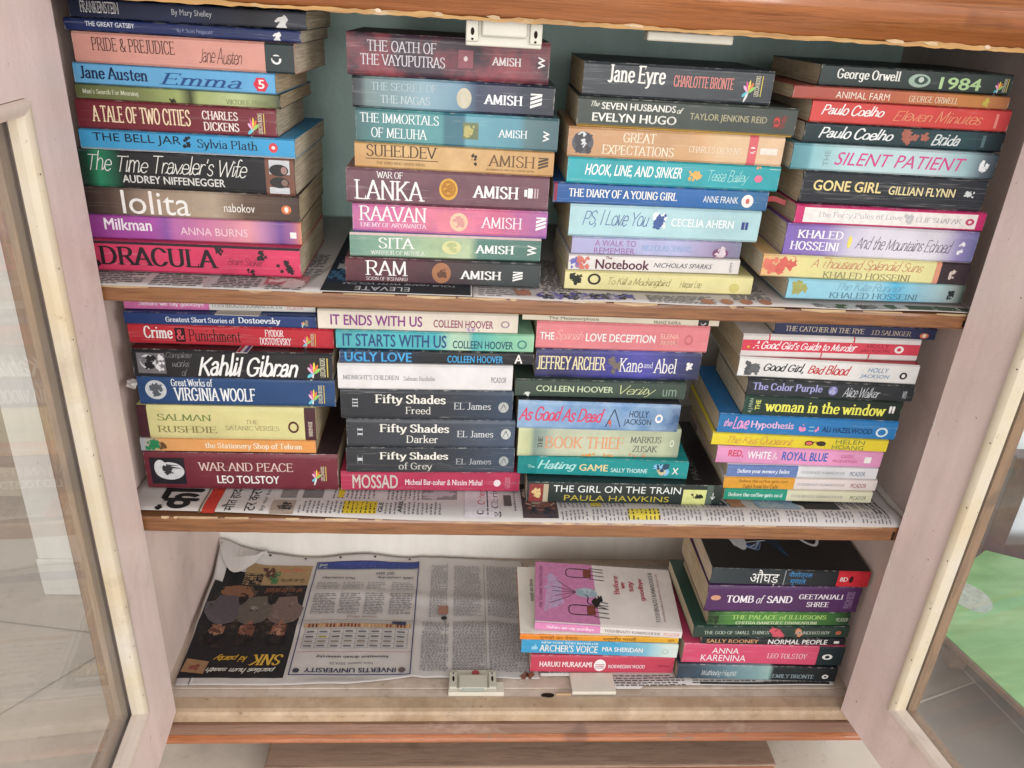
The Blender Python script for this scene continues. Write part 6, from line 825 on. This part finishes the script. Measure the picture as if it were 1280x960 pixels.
# slip of paper and ribbon peeping out of the left stack of the middle shelf
# ------------------------------------------------------------------ newspapers
M_NEWS = plain('newsprint', '#c8c0bc', .75, .2, 0, .07, 25)
M_NEWS2 = plain('white_newsprint', '#c0bab7', .7, .2, 0, .05, 25)
class Paper:
    def __init__(s, label, x0, x1, y0, y1, h, mat, nx=60, ny=36, edge=None, th=.0006):
        s.h = h; s.pr = {}; s.lv = 0; s.r = random.Random(int(x0*1000+y1*777)); ed = edge or (lambda x, y: (x, y))
        m = MB(); g = []
        for lay in (0, -th):
            for j in range(ny+1):
                for i in range(nx+1):
                    x, y = ed(x0+(x1-x0)*i/nx, y0+(y1-y0)*j/ny); g.append((x, y, h(x, y)+lay))
        N = (nx+1)*(ny+1); I = lambda i, j, l=0: l*N+j*(nx+1)+i
        fs = [(I(i, j), I(i+1, j), I(i+1, j+1), I(i, j+1)) for j in range(ny) for i in range(nx)]
        fs += [(I(i, j, 1), I(i, j+1, 1), I(i+1, j+1, 1), I(i+1, j, 1)) for j in range(ny) for i in range(nx)]
        fs += [(I(i, 0), I(i, 0, 1), I(i+1, 0, 1), I(i+1, 0)) for i in range(nx)]+[(I(i, ny), I(i+1, ny), I(i+1, ny, 1), I(i, ny, 1)) for i in range(nx)]
        fs += [(I(0, j), I(0, j+1), I(0, j+1, 1), I(0, j, 1)) for j in range(ny)]+[(I(nx, j), I(nx, j, 1), I(nx, j+1, 1), I(nx, j+1)) for j in range(ny)]
        m.raw(g, fs, mat); s.m = m; s.label = label; s.nf = len(fs)
    def put(s, role, polys, c):
        mb = s.m; mm = ink(c, .75); s.lv += 1
        for q, p in enumerate(polys): mb.poly([(x, y, s.h(x, y)+.00045+s.lv*.0000035+(q % 6)*2e-6) for x, y in p], mm)
    def rect(s, x0, x1, y0, y1, c, role='printed_picture', step=.0045):
        nx = max(1, int((x1-x0)/step)); ny = max(1, int((y1-y0)/step))
        s.put(role, [[(x0+(x1-x0)*i/nx, y0+(y1-y0)*j/ny), (x0+(x1-x0)*(i+1)/nx, y0+(y1-y0)*j/ny), (x0+(x1-x0)*(i+1)/nx, y0+(y1-y0)*(j+1)/ny), (x0+(x1-x0)*i/nx, y0+(y1-y0)*(j+1)/ny)] for i in range(nx) for j in range(ny)], c)
    def text(s, t, st, x0, x1, y0, y1, c, rot=0): s.put('headline', fit(text_polys(t, st), x0, x1, y0, y1, rot), c)
    def lines(s, x0, x1, y0, y1, pitch=.0031, c='#5a5654', fill=.5, along='x', word=(.003, .009)):
        out = []; r = s.r
        if along == 'x': a0, a1, b0, b1 = x0, x1, y0, y1
        else: a0, a1, b0, b1 = y0, y1, x0, x1
        b = b0
        while b+pitch*fill < b1:
            a = a0+(r.uniform(0, .004) if r.random() < .15 else 0); e = a1-(r.uniform(0, .4)*(a1-a0) if r.random() < .14 else 0)
            while a < e-.002:
                w = min(r.uniform(*word), e-a); j = r.uniform(-.06, .06)*pitch; hh = pitch*fill*r.uniform(.8, 1.05)
                q = [(a, b+j), (a+w, b+j), (a+w, b+j+hh), (a, b+j+hh)]
                out.append(q if along == 'x' else [(y, x) for x, y in q]); a += w+r.uniform(.0012, .0022)
            b += pitch
        s.put('printed_text', out, c)
    def frame(s, x0, x1, y0, y1, c, w=.0012):
        for a in ((x0, x1, y0, y0+w), (x0, x1, y1-w, y1), (x0, x0+w, y0, y1), (x1-w, x1, y0, y1)): s.rect(*a, c, 'ruled_line')
    def done(s):
        o = tag(s.m.build('newspaper'), s.label, 'newspaper', 'newspapers lining the shelves')
        for p in o.data.polygons: p.use_smooth = p.index < s.nf
sm = lambda a, b, x: (lambda t: t*t*(3-2*t))(max(0, min(1, (x-a)/(b-a))))
# -- upper shelf
hA = lambda x, y: S1T+.0013+.0006*sin(x*31+y*20)*sm(.004, .03, y)
p = Paper('white newspaper sheet printed with Hindi columns under the pink splattered book on the upper shelf', -.024, .206, .0046, .30, hA, M_NEWS2, 40, 24, lambda x, y: (x+(max(0, y-.02)*.18 if x > .19 else 0), y))
for k, (a, b) in enumerate(((-.018, .032), (.040, .088), (.098, .142), (.150, .196))): p.lines(a, b, .008, .13, .0052, '#6e6a6c', .5, word=(.004, .011))
p.rect(.092, .1, .006, .1, '#c8c4c4', 'ruled_line'); p.rect(.146, .188, .022, .05, '#c07a80'); p.put('printed_picture', blots(.148, .186, .012, .05, 5, 1), '#e0d0cc'); p.done()
hB = lambda x, y: S1T+.0026+.0007*sin(x*24+1)*sm(.004, .03, y)
p = Paper('dark advertising newspaper page with upside down lettering under the brown book on the upper shelf', .196, .352, .0046, .30, hB, M_NEWS2, 30, 24, lambda x, y: (x+(.03*sm(.0, .3, y)-.012*(1-sm(.0, .1, y)) if x < .21 else 0), y))
p.rect(.204, .3505, .0049, .29, '#2a2e34'); p.rect(.206, .26, .03, .12, '#1e3048'); p.put('printed_picture', blots(.205, .25, .03, .1, 8, 1), '#4a7aa0'); p.put('printed_picture', blots(.21, .24, .06, .12, 9, 1), '#c8ccd0')
p.text('ELEVATE', 's', .236, .290, .0095, .0205, '#d8dade', 2); p.text('YOUR HOME WITH VOLTAS', 'i', .222, .335, .0262, .0312, '#c4c8ce', 2); p.done()
hC = lambda x, y: S1T+.0016+.0016*sm(.5, .8, x)+.0006*sin(x*40+y*33)
p = Paper('crumpled colour printed newspaper sheets under the two right stacks of the upper shelf', .353, .872, .0046, .30, hC, M_NEWS, 80, 24)
p.lines(.358, .40, .008, .035, .006, '#8a8688', .4, word=(.004, .012)); p.put('printed_picture', blots(.392, .412, .012, .04, 3, 1), '#c0846c')
for k in range(16): p.put('printed_picture', blots(.416+k*.006, .428+k*.006, .005, .03, 40+k, 1), ['#6a64a8', '#5a5860', '#a8a4c0', '#8078b8', '#3a3840'][k % 5])
p.lines(.424, .46, .03, .14, .004, '#5c5856', .5); p.lines(.53, .60, .007, .03, .004, '#8a8688', .5); p.lines(.62, .66, .02, .2, .0038, '#6c6866', .5)
for k in range(4): p.put('printed_picture', [ell(.585+k*.02, .598+k*.02, .006, .022, 12)], '#c48a70')
for k in range(14): p.put('printed_picture', blots(.70+k*.011, .716+k*.011, .004, .018, 70+k, 1), ['#8a8682', '#b8b4b0', '#5a6a50', '#c8c8c4', '#6a6460'][k % 5])
p.rect(.80, .868, .005, .017, '#56644e'); p.done()
# -- middle shelf: long sheet, its front edge rolled up towards the right
def hM(x, y):
    k = sm(.42, .62, x)*(1-sm(.835, .868, x)*.7)
    roll = (.0025+.0045*k)*sm(.0042, .016, y)*(1-.85*sm(.024, .05, y))
    return S2T+.0008+roll+.0012*sm(.004, .02, y)+.0005*sin(x*37+y*15)*sm(.01, .05, y)
p = Paper('long printed newspaper sheet lining the middle shelf, its front edge rolled up at the right', -.024, .872, .0048, .30, hM, M_NEWS2, 150, 40, lambda x, y: (x, y+(.0085*(1-sm(.0, .35, x))*(1-sm(.005, .05, y)))))
p.text('का', 'B', .008, .052, .013, .062, '#1c1a1c', 1)
p.rect(.060, .0745, .010, .09, '#c0392e'); p.rect(.0565, .0585, .010, .09, '#7a6a50', 'ruled_line')
p.text('मौत हादसा रदद', 's', .080, .096, .013, .10, '#2a2a2c', 1); p.text('टर करण मौत', 's', .101, .117, .013, .10, '#2a2a2c', 1); p.text('by our bureau', 's', .122, .128, .014, .08, '#6a6668', 1)
p.rect(.134, .16, .010, .036, '#a8998c'); p.put('printed_picture', blots(.136, .158, .014, .034, 6, 1), '#3a3836'); p.rect(.140, .158, .042, .07, '#8a8580'); p.rect(.165, .188, .042, .07, '#7c7876')
def col(x0, x1, y0=.012, y1=.036, c='#77737a', pitch=.0050): p.lines(x0, x1, y0, y1, pitch, c, .38, 'y', (.002, .0055))
for a, b in ((.165, .212), (.262, .275), (.283, .328)): col(a, b)
for a, b in ((.20, .25), (.262, .30), (.36, .37)): col(a, b, .042, .075)
p.rect(.214, .252, .012, .036, '#d8bc2a', 'highlight'); p.rect(.205, .212, .044, .075, '#d8bc2a', 'highlight'); col(.214, .252, .013, .036, '#4a4428'); p.rect(.302, .343, .043, .075, '#8a8688'); p.put('printed_picture', blots(.302, .343, .043, .075, 15, 1), '#b8b0b4')
p.text('GLE', 'b', .254, .259, .014, .034, '#3a3a3c', 1); p.text('AREL', 'b', .276, .281, .014, .04, '#3a3a3c', 1)
p.rect(.352, .392, .008, .08, '#d8cfd4'); p.text('C', 'R', .366, .374, .013, .02, '#3a3a48', 1); p.text('Offers', 's', .367, .376, .032, .07, '#b8383c', 1); p.text('g Clarity', 's', .383, .394, .010, .075, '#2a2a2c', 1)
p.rect(.398, .407, .03, .055, '#5a5856'); col(.41, .416, .02, .07); p.rect(.378, .3795, .01, .08, '#3a3a48', 'ruled_line')
p.rect(.419, .460, .0095, .08, '#4a3a3c'); p.put('printed_picture', blots(.42, .459, .02, .05, 16, 1), '#8a5a50'); p.put('printed_picture', blots(.42, .459, .03, .075, 17, 1), '#c0a89a'); p.put('printed_picture', blots(.425, .458, .010, .03, 18, 1), '#28303c')
for a, b in ((.464, .495), (.500, .540), (.582, .628), (.633, .68)): col(a, b, .0075, .023, '#807c82', .0047); col(a, b, .028, .06, '#807c82', .0047)
p.rect(.541, .578, .0085, .023, '#dcc84a', 'highlight'); col(.541, .578, .0085, .023, '#5a5436'); p.rect(.50, .512, .03, .055, '#dcc84a', 'highlight')
p.text('DI', 'B', .645, .664, .034, .06, '#2a2c48', 1); p.rect(.668, .685, .03, .058, '#c88a6a')
for a in (.685, .73, .775, .82): col(a, a+.038, .0075, .023, '#807c82', .0047)
p.rect(.70, .752, .027, .07, '#9ab4cc'); p.put('printed_picture', [[(.742, .07), (.752, .055), (.748, .047), (.758, .04), (.756, .027), (.80, .027), (.80, .07)]], '#2e2c30'); p.put('printed_picture', blots(.70, .735, .028, .06, 19, 1), '#c4ccd4')
for a in (.806, .818, .83): p.lines(a, a+.009, .03, .08, .004, '#5a5658', .45, 'y', (.002, .006))
p.lines(.84, .858, .02, .06, .006, '#4a4648', .4, 'y', (.006, .012)); p.done()
# -- bottom shelf
from mathutils import noise as mnoise
def hD(x, y):
    w = .0018+.0012*sin(x*17+y*9)*sin(y*21+2)
    n1 = mnoise.noise((x*14, y*11, 1.3)); n2 = mnoise.noise((x*34+3, y*26, 4.1)); n3 = mnoise.noise((x*7, y*9, 8.0))
    w += .0022*abs(n1)+.0011*abs(n2)+.0030*max(0, n3)                                       # creases and soft dents
    w += .012*(1-sm(-.026, .012, x))*sm(.06, .22, y)+.020*(1-sm(-.02, .05, x))*sm(.235, .30, y)+.010*sm(.28, .306, y)*(1-sm(.2, .42, x))*(.6+.4*sin(x*40))
    w += .0036*math.exp(-((y-.213-.01*sin(x*12))/.012)**2)*sm(.10, .2, x)+.0020*math.exp(-((y-.148)/.011)**2)
    w += .0024*math.exp(-((x-.292)/.009)**2)
    f = 1-.9*sm(.40, .45, x)
    return max(.0012, w*f)+(.0035*(1-sm(.043, .055, y)) if .12 < x < .3 else 0)*abs(sin(x*24))
def eD(x, y):
    f = (y-.044)/.26
    return (x+(.006*(1-f) if x < 0 else 0)-.008*f*sm(.3, .46, x), y-(.012*sm(.2, .29, x)*(1-f)*-1)-.0)
p = Paper('creased open newspaper with a dark food advertisement and a blue framed notice', -.022, .462, .0405, .304, hD, M_NEWS2, 120, 80, eD)
# the far corner of the sheet folded over itself, white side up
k = 10; F0 = [(-.026+.075*i/k, .303-.004*i/k) for i in range(k+1)]; F1 = [(-.018+.062*i/k, .300-.046*sin(pi*min(1, .12+i/k*.95))**.8) for i in range(k+1)]
for i in range(k):
    q = [F0[i], F0[i+1], F1[i+1], F1[i]]; up = [.004+.010*sin(pi*(j/k)) for j in (i, i+1)]
    p.m.poly([(q[0][0], q[0][1], hD(*q[0])+.001), (q[1][0], q[1][1], hD(*q[1])+.001), ((q[1][0]+q[2][0])/2, (q[1][1]+q[2][1])/2, hD(*q[2])+up[1]+.003), ((q[0][0]+q[3][0])/2, (q[0][1]+q[3][1])/2, hD(*q[3])+up[0]+.003)], M_NEWS2)
    p.m.poly([((q[0][0]+q[3][0])/2, (q[0][1]+q[3][1])/2, hD(*q[3])+up[0]+.003), ((q[1][0]+q[2][0])/2, (q[1][1]+q[2][1])/2, hD(*q[2])+up[1]+.003), (q[2][0], q[2][1], hD(*q[2])+up[1]*.35+.0012), (q[3][0], q[3][1], hD(*q[3])+up[0]*.35+.0012)], M_NEWS2)
# advertisement at the left, printed upside down as it lies
p.rect(-.016, .121, .052, .236, '#221e20'); p.rect(.022, .121, .2365, .284, '#a98c66'); p.rect(-.006, .05, .20, .262, '#1a1a1c'); p.put('printed_picture', [ell(-.004, .05, .205, .236, 20)], '#8a6046'); p.text('SNK', 'b', .004, .042, .213, .228, '#7a2a2a', 2)
p.text('Great snacks', 'b', .078, .114, .242, .252, '#3a2c22', 2); p.text('Delightful', 'H', .07, .114, .266, .278, '#c06a48', 2); p.put('printed_picture', blots(.05, .075, .236, .27, 23, 1), '#4a7a48'); p.put('printed_picture', blots(.045, .07, .245, .285, 24, 1), '#5a3430')
r = random.Random(31)
for k in range(150):
    x = r.uniform(-.014, .105); y = r.uniform(.10, .232); q = r.uniform(.006, .022)
    p.put('printed_picture', blots(x, min(.12, x+q), y, min(.235, y+q*r.uniform(.6, 1.3)), 200+k, 1)[:3], r.choice(['#2c2320', '#382c28', '#1d191a', '#443630', '#2a2022', '#55433a', '#241c1c']))
for k, (x, tone) in enumerate(((-.008, ('#5c5258', '#8d8488', '#3f383e', '#77686a')), (.034, ('#6a6058', '#968c82', '#4a423c', '#80726a')), (.078, ('#7a6660', '#a8948c', '#584844', '#8e7670')))):
    p.put('printed_picture', [[(x+.006, .209), (x+.032, .211), (x+.036, .196), (x+.046, .186), (x+.044, .168), (x+.037, .156), (x+.025, .150), (x+.014, .150), (x+.003, .157), (x-.006, .170), (x-.007, .188), (x+.003, .196)]], tone[0])
    p.put('printed_picture', [[(x+.016, .150), (x+.024, .150), (x+.021, .166)]], '#9a6a54')
    for j in range(14): p.put('printed_picture', blots(x+r.uniform(0, .024), x+r.uniform(.026, .038), .150+r.uniform(0, .03), .180+r.uniform(0, .026), 400+20*k+j, 1)[:6], r.choice(tone))
    for j in range(8): p.put('printed_picture', blots(x+.008, x+.030, .128, .150, 500+20*k+j, 1)[:3], r.choice(['#8f6350', '#a57a64', '#74493a', '#5a382e']))
    for j in range(6): p.put('printed_picture', blots(x+.004, x+.034, .112, .134, 600+20*k+j, 1)[:4], r.choice(['#1a1516', '#2a2020', '#120f10']))
    p.text('12', 'b', x+.012, x+.024, .168, .182, '#3c3032', 2)
p.text('we are the jackpot', 'h', .06, .115, .215, .232, '#a86a4a', 2); p.text('SNK', 'Ri', .070, .114, .074, .094, '#d8ae48', 2); p.text('ki party', 'H', .022, .066, .080, .094, '#d0a23c', 2); p.text('parties hum saath', 'H', .018, .108, .059, .071, '#d8d4cc', 2)
p.put('printed_picture', [[(-.014, .062), (.016, .058), (.018, .080), (-.012, .085)]], '#a07a5a'); p.put('printed_picture', blots(-.008, .010, .064, .078, 61, 1), '#8a4a40')
# framed notice
p.frame(.1265, .288, .056, .292, '#343c70', .0014); p.rect(.129, .287, .2765, .2905, '#3c4888'); p.text('Admission notice scholarship desk open day', 's', .146, .280, .281, .286, '#d8dcec', 2); p.rect(.131, .143, .278, .289, '#9aa0ac')
p.text('INVERTIS UNIVERSITY', 'b', .146, .268, .0605, .0685, '#2e3058', 2); p.put('headline', [ell(.271, .281, .060, .0695, 14)], '#6a5a5a'); p.put('headline', [ell(.131, .140, .060, .068, 14)], '#3a3a48')
p.text('Innovation driven university', 'b', .158, .256, .0855, .0915, '#3a3840', 2); p.text('New session 2024-25', 's', .178, .236, .0745, .0785, '#55525c', 2); p.rect(.13, .286, .097, .0976, '#b8504a', 'ruled_line')
for i in range(9): p.rect(.134+i*.0182, .1346+i*.0182, .104, .140, '#8a8488', 'ruled_line')
for j in range(5): p.rect(.134, .280, .104+j*.009, .1045+j*.009, '#8a8488', 'ruled_line')
for i in range(8):
    for j in range(4): p.rect(.137+i*.0182, .148+i*.0182, .107+j*.009, .1095+j*.009, ['#6a6870', '#8a7a6a', '#5a5a62'][(i*3+j) % 3] if (i, j) != (1, 2) else '#a89a2a', 'printed_text')
p.rect(.132, .283, .1425, .150, '#b8926e'); r = random.Random(9)
for i in range(30): p.rect(.133+i*.005, .1355+i*.005, .143, .1495, r.choice(['#8a4a3a', '#c8a078', '#5a3a34', '#d8b08a', '#7a2e30']))
p.rect(.256, .276, .148, .156, '#3a3c5c'); p.rect(.13, .286, .1575, .1582, '#55525c', 'ruled_line'); p.text('Courses offered', 's', .19, .232, .164, .168, '#8a4a44', 2)
for a, b in ((.135, .170), (.174, .205), (.211, .240), (.248, .282)): p.lines(a, b, .173, .216, .0034, '#76727a', .4); p.lines(a, b, .226, .246, .0040, '#8a868c', .35)
p.text('100% scholarship', 'b', .225, .28, .252, .258, '#4a4854', 2); p.text('Merit scholarships', 'b', .14, .19, .252, .258, '#4a4854', 2); p.text('SAT 2024', 'b', .222, .250, .262, .268, '#5a4a6a', 2)
for k in range(5): p.put('printed_picture', [ell(.05+k*.055, .054+k*.055, .2965, .300, 8)], '#2a2a2e')
for a, b in ((.300, .338), (.344, .390), (.395, .455)):
    p.lines(a, b, .063, .158, .0027, '#85818a', .5, word=(.0015, .005)); p.lines(a+.008*(a < .34), b-.004, .168, .285, .0028, '#8c8890', .46, word=(.0015, .005))
p.rect(.333, .3335, .06, .29, '#8a8688', 'ruled_line'); p.rect(.3905, .3912, .06, .29, '#8a8688', 'ruled_line'); p.rect(.322, .336, .172, .190, '#a87a68'); p.put('printed_picture', [ell(.326, .335, .160, .168, 12)], '#2a2a2c')
p.put('printed_picture', blots(.435, .458, .050, .064, 29, 1), '#8a5a48'); p.done()
hE = lambda x, y: .0034+.0005*sin(x*40)
p = Paper('folded newspaper strip with small print under the two stacks of the bottom shelf', .4635, .868, .0395, .29, hE, M_NEWS, 70, 24, lambda x, y: (x, y+(.016 if x < .53 and y < .05 else (-.006 if .55 < x < .6 and y < .05 else 0))))
p.lines(.558, .66, .038, .058, .0042, '#5a5658', .45); p.lines(.67, .76, .042, .058, .0042, '#66626a', .45); p.lines(.77, .86, .044, .058, .0042, '#66626a', .45)
p.rect(.68, .862, .0405, .0445, '#3a3634', 'ruled_line'); p.done()
# slip of cream paper between the two thin books, and the striped card peeping out of the black one
m = MB(); m.prism([(0, 0), (.046, 0), (.046, .09), (0, .09)], 0, .0006, lambda a, u, v: (u, v, a), M_NEWS2); s = m.build('paper_slip', None, SLIP[0:3]); tag(s, 'cream paper slip sticking out between the thin pink and navy books', 'paper slip')
m = MB(); m.prism([(0, 0), (.012, 0), (.017, .06), (.005, .06)], 0, .0006, lambda a, u, v: (u, v, a), M_NEWS2); s = m.build('bookmark', None, SLIP[3:6]); tag(s, 'red, white and blue striped bookmark on the thick black book', 'bookmark')
m = MB()
for k, c in enumerate(('#b8384a', '#e8e8ec', '#3a5aa0')): m.poly([(.001+k*.0035, .0003, .00075), (.0042+k*.0035, .0003, .00075), (.0085+k*.0035, .055, .00075), (.0053+k*.0035, .055, .00075)], ink(c))
m.build('stripes', s)
m = MB()
for i in range(10):
    a, b = i/10, (i+1)/10; f = lambda q: (.024*q, .003*sin(q*2.6), .0025*sin(q*5)*q)
    A, B = f(a), f(b)
    for o in (0, .0004): m.poly([(A[0], A[1]-.0006+o, A[2]-.0026), (B[0], B[1]-.0006+o, B[2]-.0026), (B[0], B[1]-.0006+o, B[2]+.0026), (A[0], A[1]-.0006+o, A[2]+.0026)], M_RED)
    m.poly([(A[0], A[1]-.0006, A[2]+.0026), (B[0], B[1]-.0006, B[2]+.0026), (B[0], B[1]-.0002, B[2]+.0026), (A[0], A[1]-.0002, A[2]+.0026)], M_RED)
s = m.build('ribbon_bookmark', None, SLIP[9:12]); tag(s, 'red ribbon bookmark hanging out of the strong blue paperback', 'bookmark')
# crumpled scrap of paper at the left end of the deep blue book
m = MB(); bm = bmesh.new(); bmesh.ops.create_icosphere(bm, subdivisions=2, radius=.0065); r = random.Random(8)
for v in bm.verts: v.co *= r.uniform(.7, 1.25); v.co.z *= .8
m.raw([tuple(v.co) for v in bm.verts], [tuple(v.index for v in f.verts) for f in bm.faces], M_NEWS2); bm.free()
s = m.build('paper_scrap', None, (SLIP[6], SLIP[7], SLIP[8])); tag(s, 'small crumpled white paper scrap at the left end of the deep blue book', 'paper scrap')
